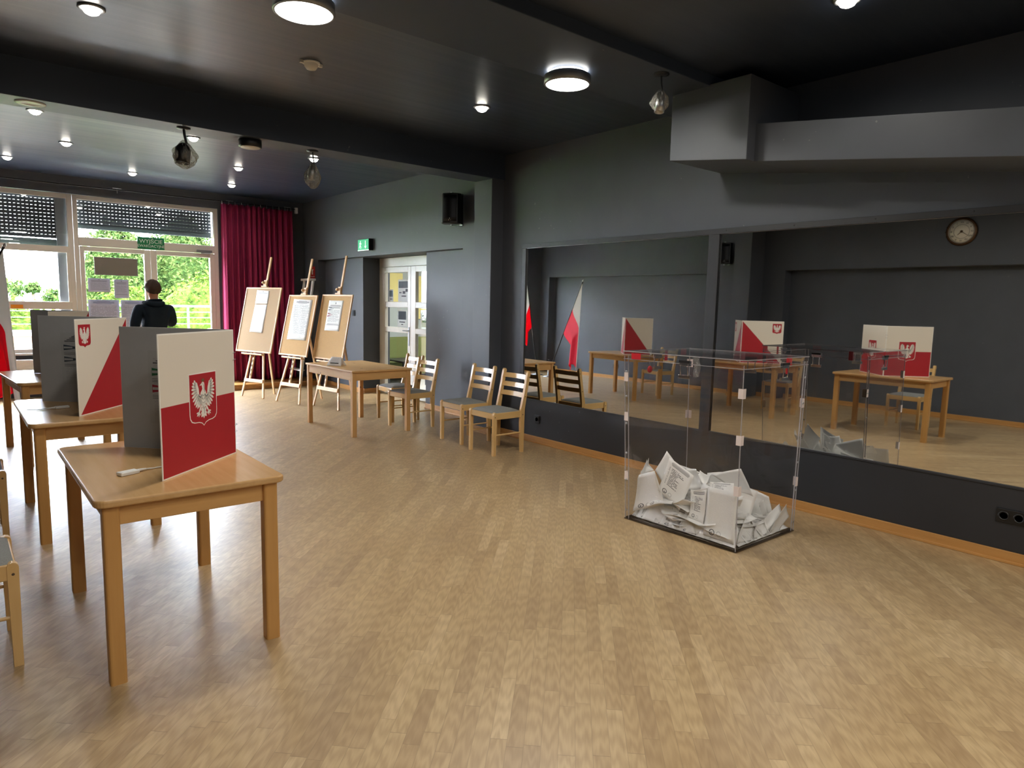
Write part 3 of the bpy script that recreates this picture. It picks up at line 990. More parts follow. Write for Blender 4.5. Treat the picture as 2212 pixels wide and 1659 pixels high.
# light switch in the niche and sockets
def socket(name, loc, rz, label, n=1):
    t = thing(name, label, 'socket', loc, rz)
    MB().box((0, -0.042*n, -0.045), (0.012, 0.042*n, 0.045)).build('cover_plate', M['black_plastic'], t, bevel=0.004)
    for k in range(n):
        c = (k-(n-1)/2)*0.08
        rb = MB().lathe([(0.030, 0.012), (0.030, 0.016), (0.022, 0.016), (0.022, 0.006), (0, 0.006)], 20, (0, c, 0), (1, 0, 0))
        s = rb.build('socket_well', M['black_plastic'], t)
        pb = MB()
        for dz in (-0.0095, 0.0095): pb.lathe([(0.0025, 0), (0.0025, 0.003), (0, 0.003)], 8, (0.0062, c, dz), (1, 0, 0))
        pb.build('contact', M['chrome'], s)
socket('power_socket', (5.108, 5.60, 0.272), PI, 'black power socket low on the wall behind the two chairs')
socket('power_socket', (5.108, 1.125, 0.298), PI, 'black double socket on the board right of the ballot box', 2)
socket('power_socket', (-1.42, 10.15, 0.29), 0, 'black socket on the far wall, seen only in the mirror', 2)
t = thing('light_switch', 'black light switch in the niche beside the third easel', 'switch', (5.44, 10.73, 1.355), PI)
MB().box((0, -0.042, -0.05), (0.012, 0.042, 0.05)).build('cover_plate', M['black_plastic'], t, bevel=0.004)
MB().box((0.012, -0.028, -0.034), (0.018, 0.028, 0.034)).build('rocker', M['dark_metal'], t, bevel=0.003)

# wall speakers
def speaker(loc, rz, label, aim):
    t = thing('wall_speaker', label, 'speaker', loc, rz)
    bb = MB()
    prof = [(0.07, -0.13), (0.07, 0.13), (0.21, 0.13), (0.255, 0.10), (0.27, 0.0), (0.255, -0.10), (0.21, -0.13)]
    def tr(x, y):
        c, s = math.cos(aim), math.sin(aim)
        return (0.16+(x-0.16)*c - y*s, (x-0.16)*s + y*c)
    bb.prism(prof, -0.19, 0.19, lambda a, c, d: (*tr(a, c), d))
    bb.build('cabinet', M['black_plastic'], t, bevel=0.012, seg=3)
    g = MB()
    def gfn(u, v):
        yv = (u-0.5)*0.20
        xv = 0.276-0.028*abs(u*2-1)**2
        return (*tr(xv, yv), (v-0.5)*0.33)
    g.grid(gfn, 10, 6)
    gr = g.build('grille', M['dark_metal'], t, solid=0.004)
    lg = MB()
    for k, (dy, dz) in enumerate(((0, 0.012), (-0.012, -0.008), (0.012, -0.008))):
        x_, y_ = tr(0.281, dy)
        lg.bar((x_, y_, -0.145+dz-0.006), (x_, y_, -0.145+dz+0.008), 0.008, 0.003, (0, 1, 0))
    lg.build('badge', M['steel'], gr)
    br = MB()
    br.box((0.0, -0.03, -0.20), (0.012, 0.03, 0.20))
    for z in (-0.205, 0.205):
        br.bar((0.0, 0, z), (0.17, 0, z), 0.035, 0.006, (0, 1, 0))
        br.lathe([(0.018, -0.008), (0.018, 0.008)], 12, (0.16, 0, z), (0, 0, 1))
    br.build('bracket', M['steel'], t, bevel=0.002)
speaker((5.30, 7.39, 2.775), PI, 'black wall speaker on a bracket above the niche, beside the pillar', R(42))
speaker((-1.02, 7.22, 2.60), 0, 'black wall speaker on the opposite wall, seen only in the mirror', R(-30))

# clock on the opposite wall (it reads through the mirror)
def clock():
    t = thing('wall_clock', 'round cream wall clock in a dark gilt rim, seen in the mirror', 'clock', (-1.20, 3.52, 2.78))
    X = (1, 0, 0)
    MB().lathe([(0.165, 0), (0.20, 0.004), (0.205, 0.018), (0.19, 0.03), (0.168, 0.026)], 40, axis=X, cap=False).build('rim', M['clock_rim'], t)
    MB().lathe([(0.172, 0.004), (0.172, 0.018), (0.0, 0.018)], 40, axis=X).build('dial', M['dial'], t)
    bb = MB()
    num = ['XII', 'I', 'II', 'III', 'IIII', 'V', 'VI', 'VII', 'VIII', 'IX', 'X', 'XI']
    for i, s in enumerate(num):
        a = 2*PI*i/12
        text('numeral', s, 0.036, M['text_dark'], t, (0.0195, math.sin(a)*0.132, math.cos(a)*0.132), (R(90), 0, R(90)))
    for r in (0.098, 0.155):
        rb = MB()
        rb.lathe([(r, 0.0185), (r+0.002, 0.0195), (r+0.004, 0.0185)], 48, axis=X, cap=False)
        rb.build('dial_ring', M['text_dark'], t)
    def hand(name, ang, l, w):
        a = R(ang)
        MB().bar((0.022, -math.sin(a)*0.02, -math.cos(a)*0.02), (0.022, math.sin(a)*l, math.cos(a)*l), w, 0.002, (0, 1, 0), w1=w*0.3).build(name, M['clock_rim'], t)
    hand('hour_hand', 135, 0.07, 0.016); hand('minute_hand', 235, 0.11, 0.012)
    MB().lathe([(0.018, 0.02), (0.018, 0.026), (0, 0.03)], 16, axis=X).build('centre_boss', M['clock_rim'], t)
    for s in (-1, 1):
        for a in (70, 90, 110):
            MB().lathe([(0.0, 0.0), (0.007, 0.004), (0.0, 0.010)], 10, (0.02, math.sin(R(a))*s*0.203, math.cos(R(a))*0.203), X).build('rim_sparkle', M['chrome'], t)  # chrome beads added to stand in for the small sparkles on the rim
clock()

# ---------------------------------------------------------------- curtain and its rail
t = thing('curtain_rail', 'thin dark curtain rail above the window and the door', 'curtain rail', (0, 12.30, 3.205))
MB().tube([(-0.9, 0, 0), (5.06, 0, 0)], 0.009).build('rail', M['dark_metal'], t)
for x in (-0.3, 2.2, 3.90, 4.92):
    bb = MB().bar((x, 0, 0.0), (x, 0.2, 0.03), 0.02, 0.006, (1, 0, 0))
    bb.bar((x-0.06, 0.0, 0.022), (x+0.06, 0.0, 0.022), 0.008, 0.008, (0, 1, 0))
    bb.bar((x, 0, 0.02), (x, 0, -0.05), 0.008, 0.008)
    bb.build('bracket', M['steel'], t)
MB().box((5.06, -0.02, -0.075), (5.11, 0.03, 0.03)).build('end_block', M['white_plastic'], t, bevel=0.004)
t = thing('curtain', 'maroon floor-length curtain hanging in folds in the corner by the exit door', 'curtain', (0, 12.30, 0))
random.seed(4)
ph = [random.uniform(0, 6.28) for _ in range(6)]
def cf(u, v):
    x = 3.755 + 1.24*u + 0.045*(1-v)*(u-0.35)
    a = 0.030 + 0.020*(1-v)
    s = a*math.sin(u*2*PI*13 + 0.8*math.sin(u*9+ph[0]) + 0.35*(1-v)*math.sin(u*23+ph[1]))
    s += 0.02*(1-v)*math.sin(u*2*PI*5+ph[2]+1.5*v) + 0.012*math.sin(u*2*PI*27+ph[3])
    z = 0.105 + 3.065*v + 0.012*math.sin(u*2*PI*12)*(1 if v > 0.99 else 0)
    return (x, s-0.02, z)
MB().grid(cf, 230, 40).build('curtain_fabric', M['curtain'], t, solid=0.004)
for k in range(12):
    x = 3.77+k*0.11
    MB().tube([(x, 0.0, 3.215), (x, -0.012, 3.20), (x, -0.008, 3.165)], 0.004, 6).lathe([(0.0, 3.16), (0.011, 3.166), (0.0, 3.185)], 8, (x, -0.012, 0)).build('hook', M['white_plastic'] if k % 3 == 0 else M['steel'], t)

# ---------------------------------------------------------------- ceiling lamps
def spot_proto(x, y, z, label, group):
    t = thing('recessed_spot', label, 'lamp', (x, y, z), 0, group)
    MB().lathe([(0.074, 0.0), (0.076, -0.006), (0.066, -0.012), (0.054, -0.008), (0.054, 0.0)], 28).build('ring', M['grey_metal'], t)
    MB().lathe([(0.0, -0.044), (0.02, -0.042), (0.038, -0.033), (0.048, -0.018), (0.051, -0.004), (0.05, 0.0)], 24).build('bulb', M['lamp'], t)
    lamp('spot_light', 'SPOT', (0, 0, -0.075), SPOT_W, t, (1.0, 0.92, 0.80), shadow_soft_size=0.04, spot_size=R(166), spot_blend=0.7)
    return t
bay = [(0.81, 8.33, 'recessed spot glowing in the bay ceiling beside the flat white ring'),
       (2.285, 8.40, 'recessed spot glowing beside the foil-wrapped stage lamp'),
       (3.75, 8.48, 'recessed spot glowing just above the clear-wrapped hanging lamp'),
       (1.24, 9.80, 'recessed spot of the middle bay row nearest the window shutters'),
       (3.25, 9.83, 'recessed spot of the middle bay row, on the curtain side'),
       (0.77, 11.38, 'recessed spot over the left window, cut by the photo edge'),
       (2.25, 11.42, 'recessed spot in front of the glass exit door'),
       (3.65, 11.38, 'recessed spot in front of the maroon curtain')]
s0 = None
for x, y, l in bay:
    if s0 is None: s0 = spot_proto(x, y, ZF, l, 'recessed spots in the window bay')
    else: dup(s0, (x, y, ZF), 0, l)
for x, y, l in ((0.79, 4.93, 'recessed spot in the hall ceiling near the motion sensor, on the table side'),
                (3.73, 4.92, 'recessed spot in the hall ceiling above the two chairs'),
                (3.93, 1.86, 'recessed spot in the hall ceiling above the ballot box, at the top edge'),
                (0.79, 1.86, 'recessed spot in the hall ceiling above the viewer'),
                (0.79, -1.3, 'recessed spot in the hall ceiling behind the viewer'),
                (3.93, -1.3, 'recessed spot in the hall ceiling behind the viewer on the mirror side')):
    dup(s0, (x, y, ZC), 0, l, 'recessed spots in the hall ceiling')

def disc_proto(x, y, z, label):
    t = thing('disc_lamp', label, 'lamp', (x, y, z), 0, 'disc lamps under the wide beam')
    MB().lathe([(0.12, 0.0), (0.12, -0.022)], 40).build('base', M['white_plastic'], t)
    MB().lathe([(0.150, -0.022), (0.163, -0.030), (0.165, -0.085), (0.152, -0.090), (0.152, -0.080)], 48).build('rim', M['grey_metal'], t)
    MB().lathe([(0.152, -0.080), (0.150, -0.088), (0.0, -0.092)], 48).build('diffuser', M['disc_glow'], t)
    MB().lathe([(0.148, -0.018), (0.148, -0.024)], 40).build('back_glow', M['disc_glow'], t)
    lamp('disc_light', 'AREA', (0, 0, -0.10), DISC_W, t, (1.0, 0.95, 0.86), shape='DISK', size=0.30)
    return t
p0 = disc_proto(3.47, 3.585, 3.2, 'round grey-rimmed disc lamp glowing under the wide beam')
dup(p0, (1.60, 3.72, 3.2), 0, 'round disc lamp under the beam, cut by the top edge of the photo')

# extra disc lamps of the same kind behind the viewer
for x, y in ((0.2, 0.3), (1.6, -0.6), (3.47, -0.6), (0.2, -2.2), (1.9, -2.4), (3.6, -2.4)):
    dup(p0, (x, y, 3.28), 0, 'round disc lamp on the ceiling behind the viewer', 'disc lamps behind the viewer')

t = thing('disc_lamp', 'round black disc lamp, switched off, under the deep beam', 'lamp', (2.24, 6.44, 3.0))
MB().lathe([(0.095, 0.0), (0.10, -0.005), (0.10, -0.06), (0.09, -0.066)], 36).build('rim', M['black_plastic'], t)
MB().lathe([(0.09, -0.062), (0.085, -0.068), (0.0, -0.07)], 36).build('diffuser', M['white_plastic'], t)
t = thing('ceiling_ring', 'flat round white cover set flush in the deep beam', 'cover', (0.60, 6.44, 3.0))
MB().lathe([(0.10, 0), (0.10, -0.004), (0.055, -0.006), (0.05, -0.003), (0, -0.003)], 32).build('cover', M['white_plastic'], t)
t = thing('motion_sensor', 'small white dome motion sensor on the hall ceiling', 'sensor', (2.155, 4.90, ZC))
MB().lathe([(0.062, 0), (0.066, -0.008), (0.058, -0.014), (0.05, -0.014)], 28).build('base', M['white_plastic'], t)
MB().lathe([(0.05, -0.014), (0.048, -0.03), (0.034, -0.05), (0.0, -0.058)], 24).build('dome', M['white_plastic'], t)
bb = MB().box((-0.085, -0.012, -0.02), (-0.055, 0.012, 0.0)); bb.box((0.055, -0.012, -0.02), (0.085, 0.012, 0.0))
bb.build('clip', M['white_plastic'], t, bevel=0.002)

# stage lamps wrapped in film
def bag(seed, rx, h, top):
    rnd = random.Random(seed)
    k = [rnd.uniform(0, 6.28) for _ in range(6)]
    def fn(u, v):
        a = 2*PI*u
        r = rx*(math.sin(PI*min(1, v*0.93+0.02))**0.75)*(0.35+0.85*(1-v)**0.55)
        r *= 1+0.12*math.sin(5*a+k[0]+5*v)+0.09*math.sin(9*a+k[1]-9*v)+0.07*math.sin(15*a+13*v+k[2])
        return (r*math.cos(a), r*math.sin(a), top-h+h*v)
    return MB().grid(fn, 72, 30)
def wrapped_lamp(x, y, z, drop, rx, h, label, can):
    t = thing('stage_lamp', label, 'lamp', (x, y, z))
    MB().lathe([(0.055, 0), (0.055, -0.008), (0.02, -0.014), (0.0, -0.014)], 20).build('ceiling_plate', M['dark_metal'], t)
    MB().tube([(0, 0, 0), (0.006, 0.0, -drop*0.6), (0.02, 0, -drop-0.03)], 0.011 if can else 0.006, 8).build('stem', M['dark_metal'], t)
    c = MB()
    rr, hh = (0.062, 0.15) if can else (0.035, 0.12)
    c.lathe([(0.02, -drop-0.03), (rr*0.7, -drop-0.05), (rr, -drop-0.08), (rr, -drop-0.05-hh), (rr*0.85, -drop-0.05-hh), (rr*0.8, -drop-0.09)], 24, (0.01, 0, 0), (0.12, 0.05, 1))
    c.build('lamp_can', M['dark_metal' if can else 'steel'], t)
    bag(int(x*100), rx, h, -drop).build('film_wrap', M['film'], t)
wrapped_lamp(1.666, 6.40, 3.0, 0.10, 0.095, 0.24, 'black stage lamp bundled in clear film, hanging under the deep beam', True)
wrapped_lamp(2.835, 6.44, 3.0, 0.11, 0.075, 0.25, 'slim lamp wrapped in clear film, hanging near the curtain side of the beam', False)
wrapped_lamp(3.975, 3.16, 3.2, 0.10, 0.062, 0.165, 'drop-shaped lamp wrapped in clear film, hanging near the disc lamp', False)

# ================================================================ FURNITURE
def rrect(hx, hy, r, n=6):
    pts = []
    for cx, cy, a0 in ((hx-r, hy-r, 0), (-hx+r, hy-r, 90), (-hx+r, -hy+r, 180), (hx-r, -hy+r, 270)):
        for k in range(n+1):
            a = R(a0+90*k/n)
            pts.append((cx+r*math.cos(a), cy+r*math.sin(a)))
    return pts

def voting_table(x, y, rz, label):
    t = thing('voting_table', label, 'table', (x, y, 0), rz, 'wooden tables with voting screens')
    hx, hy, top = 0.375, 0.61, 0.775
    o = MB().prism(rrect(hx, hy, 0.045), top-0.030, top, lambda a, c, d: (a, c, d)).build('tabletop', M['beechy'], t, bevel=0.009, seg=3)
    lx, ly = hx-0.06, hy-0.06
    for sx in (-1, 1):
        for sy in (-1, 1):
            cx, cy = sx*lx, sy*ly
            r = 0.031
            MB().prism([(cx+a, cy+c) for a, c in rrect(r, r, 0.011, 3)], 0, top-0.030, lambda a, c, d: (a, c, d)).build('leg', M['table_leg'], t)
    for sy in (-1, 1):
        MB().box((-lx+0.03, sy*ly-0.011, top-0.115), (lx-0.03, sy*ly+0.011, top-0.030)).build('apron', M['beech'], t, bevel=0.002)
    for sx in (-1, 1):
        MB().box((sx*lx-0.011, -ly+0.03, top-0.115), (sx*lx+0.011, ly-0.03, top-0.030)).build('apron', M['beechy'], t, bevel=0.002)
    return t
M['table_leg'] = wood('beech_leg', '#b08047', '#c99a5c', 0.35, (14, 14, 1.2))
voting_table(0.780, 3.555, R(-0.5), 'nearest wooden voting table, under the red and white screen with the big eagle')
voting_table(0.733, 5.590, R(-0.3), 'second wooden voting table, under the diagonal red and white screen with the small eagle')
voting_table(0.800, 8.000, R(4), 'farthest wooden voting table, under the diagonal screen without an eagle')

# ---------------------------------------------------------------- coat of arms
def emblem(bb, fn, cx, cy, w, border=True):
    """shield w wide, centred on (cx, cy); mats: 0 red 1 white edge 2 eagle 3 grey 4 crown"""
    hgt = 1.18
    half = [(0.5, hgt), (0.5, 0.30), (0.485, 0.20), (0.43, 0.13), (0.33, 0.10), (0.18, 0.09), (0.07, 0.06), (0.0, 0.0)]
    outline = half + [(-x, y) for x, y in half[-2::-1]]
    def P(x, y): return (cx+x*w, cy+(y-hgt/2)*w)
    def flat(poly, d0, d1, mat): bb.prism([P(x, y) for x, y in poly], d0, d1, fn, mat)
    if border:
        flat(outline, 0.0004, 0.0010, 1)
        flat([(x*0.955, hgt/2+(y-hgt/2)*0.962) for x, y in outline], 0.0010, 0.0014, 0)
    else: flat(outline, 0.0004, 0.0014, 0)
    d0, d1, e0, e1 = 0.0014, 0.0020, 0.0020, 0.0024
    def feather(b, t, wd, line=True):
        b, t = Vector(b), Vector(t)
        v = t-b
        n = Vector((-v.y, v.x)).normalized()
        poly = [b+n*wd*.35, b+v*.55+n*wd*.52, b+v*.85+n*wd*.36, t, b+v*.85-n*wd*.36, b+v*.55-n*wd*.52, b-n*wd*.35]
        flat([(p.x, p.y) for p in poly][::-1], d0, d1, 2)
        if line:
            q = [b+v*.1+n*wd*.40, b+v*.62+n*wd*.50, b+v*.62+n*wd*.36, b+v*.1+n*wd*.26]
            flat([(p.x, p.y) for p in q], e0, e1, 3)
    for s in (1, -1):
        wing = [(.04, .74), (.09, .67), (.145, .71), (.165, .84), (.215, .97), (.30, 1.01), (.33, .86), (.29, .68), (.20, .57), (.10, .54), (.03, .60)]
        wing = [(x*s, y) for x, y in wing]
        flat(wing if s > 0 else wing[::-1], d0, d1, 2)
        fs = [((.26, .92), (.315, 1.035)), ((.26, .91), (.375, .985)), ((.25, .87), (.405, .915)), ((.24, .83), (.42, .835)), ((.23, .79), (.42, .745)), ((.21, .75), (.41, .655)),
              ((.19, .71), (.38, .57)), ((.16, .67), (.335, .495)), ((.13, .64), (.285, .435)), ((.10, .62), (.225, .40)), ((.08, .60), (.165, .42))]
        for k, (p, q) in enumerate(fs): feather((p[0]*s, p[1]), (q[0]*s, q[1]), 0.058)
        arm = [(.05, .69), (.10, .625), (.17, .66), (.19, .72), (.175, .72), (.15, .685), (.10, .655), (.06, .71)]
        arm = [(x*s, y) for x, y in arm]
        flat(arm if s > 0 else arm[::-1], e0, e1, 3)
        feather((.045*s, .50), (.18*s, .305), 0.05, False)
        for q in ((.265, .30), (.25, .235), (.185, .21), (.125, .245)): feather((.17*s, .32), (q[0]*s, q[1]), 0.030, False)
        for p, q in (((.03, .40), (.085, .335)), ((.03, .33), (.10, .265)), ((.03, .28), (.09, .20))): feather((p[0]*s, p[1]), (q[0]*s, q[1]), 0.055, False)
    flat([(-.10, .74), (-.12, .62), (-.085, .48), (-.035, .38), (.035, .38), (.085, .48), (.12, .62), (.10, .74), (.055, .80), (.05, .90), (.035, .955), (-.01, .975), (-.05, .955), (-.065, .92), (-.045, .88), (-.03, .82), (-.06, .78)][::-1], d0, d1, 2)
    feather((0, .44), (0, .16), 0.07)
    flat([(-.055, .945), (-.12, .905), (-.105, .895), (-.075, .905), (-.05, .895)][::-1], d0, d1, 2)
    flat([(-.05, .975), (.04, .985), (.055, 1.045), (.025, 1.02), (.0, 1.06), (-.03, 1.02), (-.06, 1.04)], e0, e1, 4)
    flat([(-.04, .935), (-.02, .942), (-.02, .93)][::-1], e0, e1, 3)
    flat([(.012, .92), (.03, .90), (.045, .80), (.07, .74), (.055, .74), (.03, .79)][::-1], e0, e1, 3)
    for yy in (.70, .62, .54):
        flat([(-.06, yy), (0, yy-.03), (.06, yy), (.06, yy-.008), (0, yy-.04), (-.06, yy-.008)][::-1], e0, e1, 3)

ARMS = None
def voting_screen(label, A, Hg, B, design, sheet_kind):
    z0, HH, th = 0.7755, 0.635, 0.004
    t = thing('voting_screen', label, 'screen', (Hg[0], Hg[1], z0), 0, 'folding voting screens on the tables')
    hv = Vector((Hg[0], Hg[1]))
    for k, (p, q) in enumerate(((Vector(A), hv), (hv, Vector(B)))):
        d = q-p
        w = d.length
        u = d/w
        n = Vector((u.y, -u.x))
        p = p-hv
        g0 = 0.006 if k == 1 else 0.0
        def fn(a, c, dd, p=p, u=u, n=n): return (p.x+u.x*a+n.x*dd, p.y+u.y*a+n.y*dd, c)
        a0, a1 = (0.0, w-0.004) if k == 0 else (0.004, w)
        bb = MB()
        bb.prism([(a0, 0), (a1, 0), (a1, HH), (a0, HH)], -th, 0, fn, 0)
        bb.prism([(a0+.001, .001), (a1-.001, .001), (a1-.001, HH-.001), (a0+.001, HH-.001)], -th-0.0006, -th, fn, 1)
        m = 0.006
        lo, hi, le, ri = m, HH-m, a0+m, a1-m
        if design == 'halves':
            bb.prism([(le, lo), (ri, lo), (ri, HH/2), (le, HH/2)], 0, 0.0004, fn, 2)
            bb.prism([(le, HH/2), (ri, HH/2), (ri, hi), (le, hi)], 0, 0.0004, fn, 3)
        elif k == 0:
            bb.prism([(a0+m*3, lo), (ri, lo), (ri, hi-.004)], 0, 0.0004, fn, 2)
            bb.prism([(le, lo), (a0+m*3, lo), (ri, hi-.004), (ri, hi), (le, hi)], 0, 0.0004, fn, 3)
        else:
            bb.prism([(le, lo), (ri-m*2, lo), (le, hi-.004)], 0, 0.0004, fn, 2)
            bb.prism([(ri-m*2, lo), (ri, lo), (ri, hi), (le, hi), (le, hi-.004)], 0, 0.0004, fn, 3)
        pn = bb.build('panel', [M['edge_white'], M['grey_board'], M['red'], M['white_board']], t)
        if design == 'halves':
            eb = MB(); emblem(eb, fn, w*0.53, HH*0.5, 0.215)
            eb.build('coat_of_arms', [M['red'], M['edge_white'], M['eagle_white'], M['eagle_grey'], M['crown']], pn)
        elif design == 'diagonal_eagle':
            eb = MB(); emblem(eb, fn, 0.095 if k == 0 else w-0.095, HH-0.112, 0.128, False)
            eb.build('coat_of_arms', [M['red'], M['edge_white'], M['eagle_white'], M['eagle_white'], M['eagle_white']], pn)
        if k == 1 and sheet_kind:
            sb = MB()
            sa0, sa1, sz0, sz1 = w*0.30, w*0.752, 0.135, 0.515
            dd = -th-0.0016
            vs = [fn(sa1, sz0, dd), fn(sa0, sz0, dd), fn(sa0, sz1, dd), fn(sa1, sz1, dd)]
            vs2 = [fn(sa1, sz0, dd+.0008), fn(sa0, sz0, dd+.0008), fn(sa0, sz1, dd+.0008), fn(sa1, sz1, dd+.0008)]
            uv = [[(0, 0), (1, 0), (1, 1), (0, 1)]]
            sb.add(vs, [(0, 1, 2, 3)], 0, False, uv)
            sb.add(vs2, [(3, 2, 1, 0)], 0, False, uv)
            mats = [M['guide_sheet'], M['dark_print'], M['green_print'], M['red_print'], M['white_board'], M['text_dark']]
            for j, zc in enumerate((0.405, 0.318)):
                mi = 1 if sheet_kind == 'dark' else (2, 3)[j]
                f2 = lambda a, c, d: fn(a, c, dd-d)
                sb.prism([(sa1-.02, zc-.021), (sa1-.02, zc+.021), (sa1-.155, zc)], 0.0002, 0.0006, f2, mi)
                sb.prism([(sa1-.022, zc-.007), (sa1-.022, zc+.007), (sa1-.085, zc+.006), (sa1-.085, zc-.006)], 0.0006, 0.0009, f2, 0)
                for q in range(3): sb.prism([(sa1-.02, zc-.036-q*.008), (sa1-.02, zc-.034-q*.008), (sa1-.18, zc-.034-q*.008), (sa1-.18, zc-.036-q*.008)], 0.0002, 0.0005, f2, 5)
            for q in range(5):
                s0 = 0.10-0.018*q
                sb.prism([(sa1-s0, .493-q*.011), (sa1-s0, .498-q*.011), (sa1-.21, .498-q*.011), (sa1-.21, .493-q*.011)], 0.0002, 0.0005, lambda a, c, d: fn(a, c, dd-d), 5)
            sb.build('guide_sheet', mats, pn)
    for zc in (0.115, 0.15, 0.485, 0.52):
        MB().tube([(-0.012, -0.014, zc-.004), (0.006, -0.004, zc), (0.006, 0.006, zc), (-0.012, 0.016, zc+.004)], 0.0012, 6).build('wire_tie', M['steel'], t)
    return t
M['guide_sheet'] = print_mat('guide_sheet', 'faint', '#a6a8a9', '#4b5258')
voting_screen('nearest voting screen, white over red with a big eagle shield', (0.685, 3.141), (1.120, 3.525), (0.695, 3.993), 'halves', 'colour')
voting_screen('middle voting screen, split diagonally white and red with a small eagle in its corner', (0.645, 5.156), (1.027, 5.619), (0.530, 6.045), 'diagonal_eagle', 'dark')
voting_screen('farthest voting screen, split diagonally white and red without an eagle', (0.735, 7.475), (1.105, 7.790), (0.665, 8.235), 'diagonal', None)

# white block with a cord on the two nearer tables
def corded_block(x, y, rz, label, pts):
    t = thing('corded_block', label, 'cable', (x, y, 0.7755), rz)
    MB().box((-0.042, -0.022, 0.0), (0.042, 0.022, 0.016)).build('block', M['white_plastic'], t, bevel=0.004)
    MB().box((-0.03, -0.013, 0.016), (0.028, 0.013, 0.0166)).build('block_label', M['paper'], t)
    bb = MB().tube([(0.042, 0, 0.008), (0.062, 0.002, 0.008), (0.085, 0.004, 0.007)], [0.008, 0.006, 0.004], 10)
    bb.tube([(0.085, 0.004, 0.007)]+pts, 0.0032, 8)
    bb.build('cord', M['white_plastic'], t)
corded_block(0.592, 3.355, R(20), 'small white plastic block with a white cord on the nearest voting table', [(0.12, 0.0, 0.004), (0.17, -0.002, 0.0035), (0.25, -0.04, 0.0035)])
corded_block(0.600, 5.600, R(185), 'small white plastic block with a white cord on the second voting table', [(0.12, 0.01, 0.004), (0.17, 0.0, 0.0035), (0.20, -0.03, 0.0035)])

# ---------------------------------------------------------------- chairs (front towards local +x)
def chair_proto(label, loc, rz, group):
    t = thing('dining_chair', label, 'chair', loc, rz, group)
    hw = 0.215
    for s in (-1, 1):
        y0, y1 = (hw-0.032)*s, hw*s
        def side(a, c, d): return (a, d, c)
        arc = [(0.210-0.022+0.022*math.cos(R(q)), 0.455-0.022+0.022*math.sin(R(q))) for q in (0, 30, 60, 90)]
        arc2 = [(0.168+0.018-0.018*math.cos(R(q)), 0.455-0.018+0.018*math.sin(R(q))) for q in (90, 45, 0)]
        bb = MB().prism([(0.172, 0), (0.206, 0)]+arc+arc2, min(y0, y1), max(y0, y1), side)
        bb.lathe([(0.006, 0), (0.006, 0.001), (0, 0.001)], 10, (0.189, y1, 0.405), (0, s, 0), 1)
        bb.build('leg', [M['chair'], M['bark']], t, bevel=0.004)
        top = [(-0.262+0.02*math.cos(R(q)), 0.842+0.022*math.sin(R(q))) for q in (0, 45, 90, 135, 180)]
        prof = [(-0.205, 0), (-0.172, 0), (-0.158, 0.30), (-0.160, 0.46), (-0.198, 0.62)] + top + [(-0.238, 0.62), (-0.212, 0.46), (-0.208, 0.30)]
        bb = MB().prism(prof, min(y0, y1), max(y0, y1), side)
        for zc, xc in ((0.405, -0.185), (0.595, -0.215), (0.80, -0.262)):
            bb.lathe([(0.006, 0), (0.006, 0.001), (0, 0.001)], 10, (xc, y1, zc), (0, s, 0), 1)
        bb.build('back_post', [M['chair'], M['bark']], t, bevel=0.004)
        ys = sorted(((hw-0.007)*s, (hw-0.027)*s))
        MB().box((-0.165, ys[0], 0.378), (0.174, ys[1], 0.447)).build('seat_rail', M['chair_rail'], t, bevel=0.004)
        MB().tube([(-0.17, (hw-0.016)*s, 0.215), (0.18, (hw-0.016)*s, 0.215)], 0.0085, 10).build('stretcher', M['chair_rail'], t)
    MB().box((0.180, -hw+0.032, 0.383), (0.202, hw-0.032, 0.443)).build('seat_rail', M['chair_bar'], t, bevel=0.003)
    MB().box((-0.196, -hw+0.032, 0.383), (-0.176, hw-0.032, 0.443)).build('seat_rail', M['chair_bar'], t, bevel=0.003)
    for zc, xc in ((0.795, -0.252), (0.700, -0.231), (0.605, -0.211)):
        def sl(a, c, xc=xc, zc=zc):
            y = -hw+0.030 + (2*hw-0.060)*a
            return y, xc-0.020*math.sin(PI*a)
        vs0, vs1 = [], []
        bb = MB()
        N = 10
        for i in range(N):
            (ya, xa), (yb, xb) = sl(i/N, 0), sl((i+1)/N, 0)
            h0 = 0.025
            t0 = 0.008
            dx = -0.005
            bb.hexa([(xa-t0, ya, zc-h0), (xa+t0, ya, zc-h0), (xb+t0, yb, zc-h0), (xb-t0, yb, zc-h0)],
                    [(xa-t0+dx*2, ya, zc+h0), (xa+t0+dx*2, ya, zc+h0), (xb+t0+dx*2, yb, zc+h0), (xb-t0+dx*2, yb, zc+h0)])
        bb.build('back_slat', M['chair_bar'], t, bevel=0.0)
    def cu(u, v):
        x = -0.158+0.352*u
        y = (v-0.5)*(2*hw-0.028)
        e = (1-abs(2*u-1)**8)*(1-abs(2*v-1)**8)
        return (x, y, 0.447+0.024*e)
    cb = MB().grid(cu, 18, 18)
    cb.prism([(-0.158, -hw+0.014), (0.194, -hw+0.014), (0.194, hw-0.014), (-0.158, hw-0.014)], 0.4435, 0.4475, lambda a, c, d: (a, c, d))
    cb.build('seat_cushion', M['fabric'], t)
    return t
M['chair_rail'] = wood('varnished_rail', '#cda468', '#e2bf85', 0.28, (1.5, 10, 10))
M['chair_bar'] = wood('varnished_bar', '#cda468', '#e2bf85', 0.20, (10, 1.5, 10))
G1, G2, G3 = 'chairs by the mirror wall', 'chairs at the pine table', 'chairs behind the voting tables'
c0 = chair_proto('pine chair with grey seat standing under the mirror edge, nearer the ballot box', (4.465, 5.545, 0), PI, G1)
dup(c0, (4.530, 6.195, 0), PI+R(-1), 'pine chair with grey seat standing in front of the charcoal pillar', G1)
dup(c0, (4.475, 7.285, 0), PI+R(3), 'pine chair with grey seat drawn up to the pine table, on the hall side', G2)
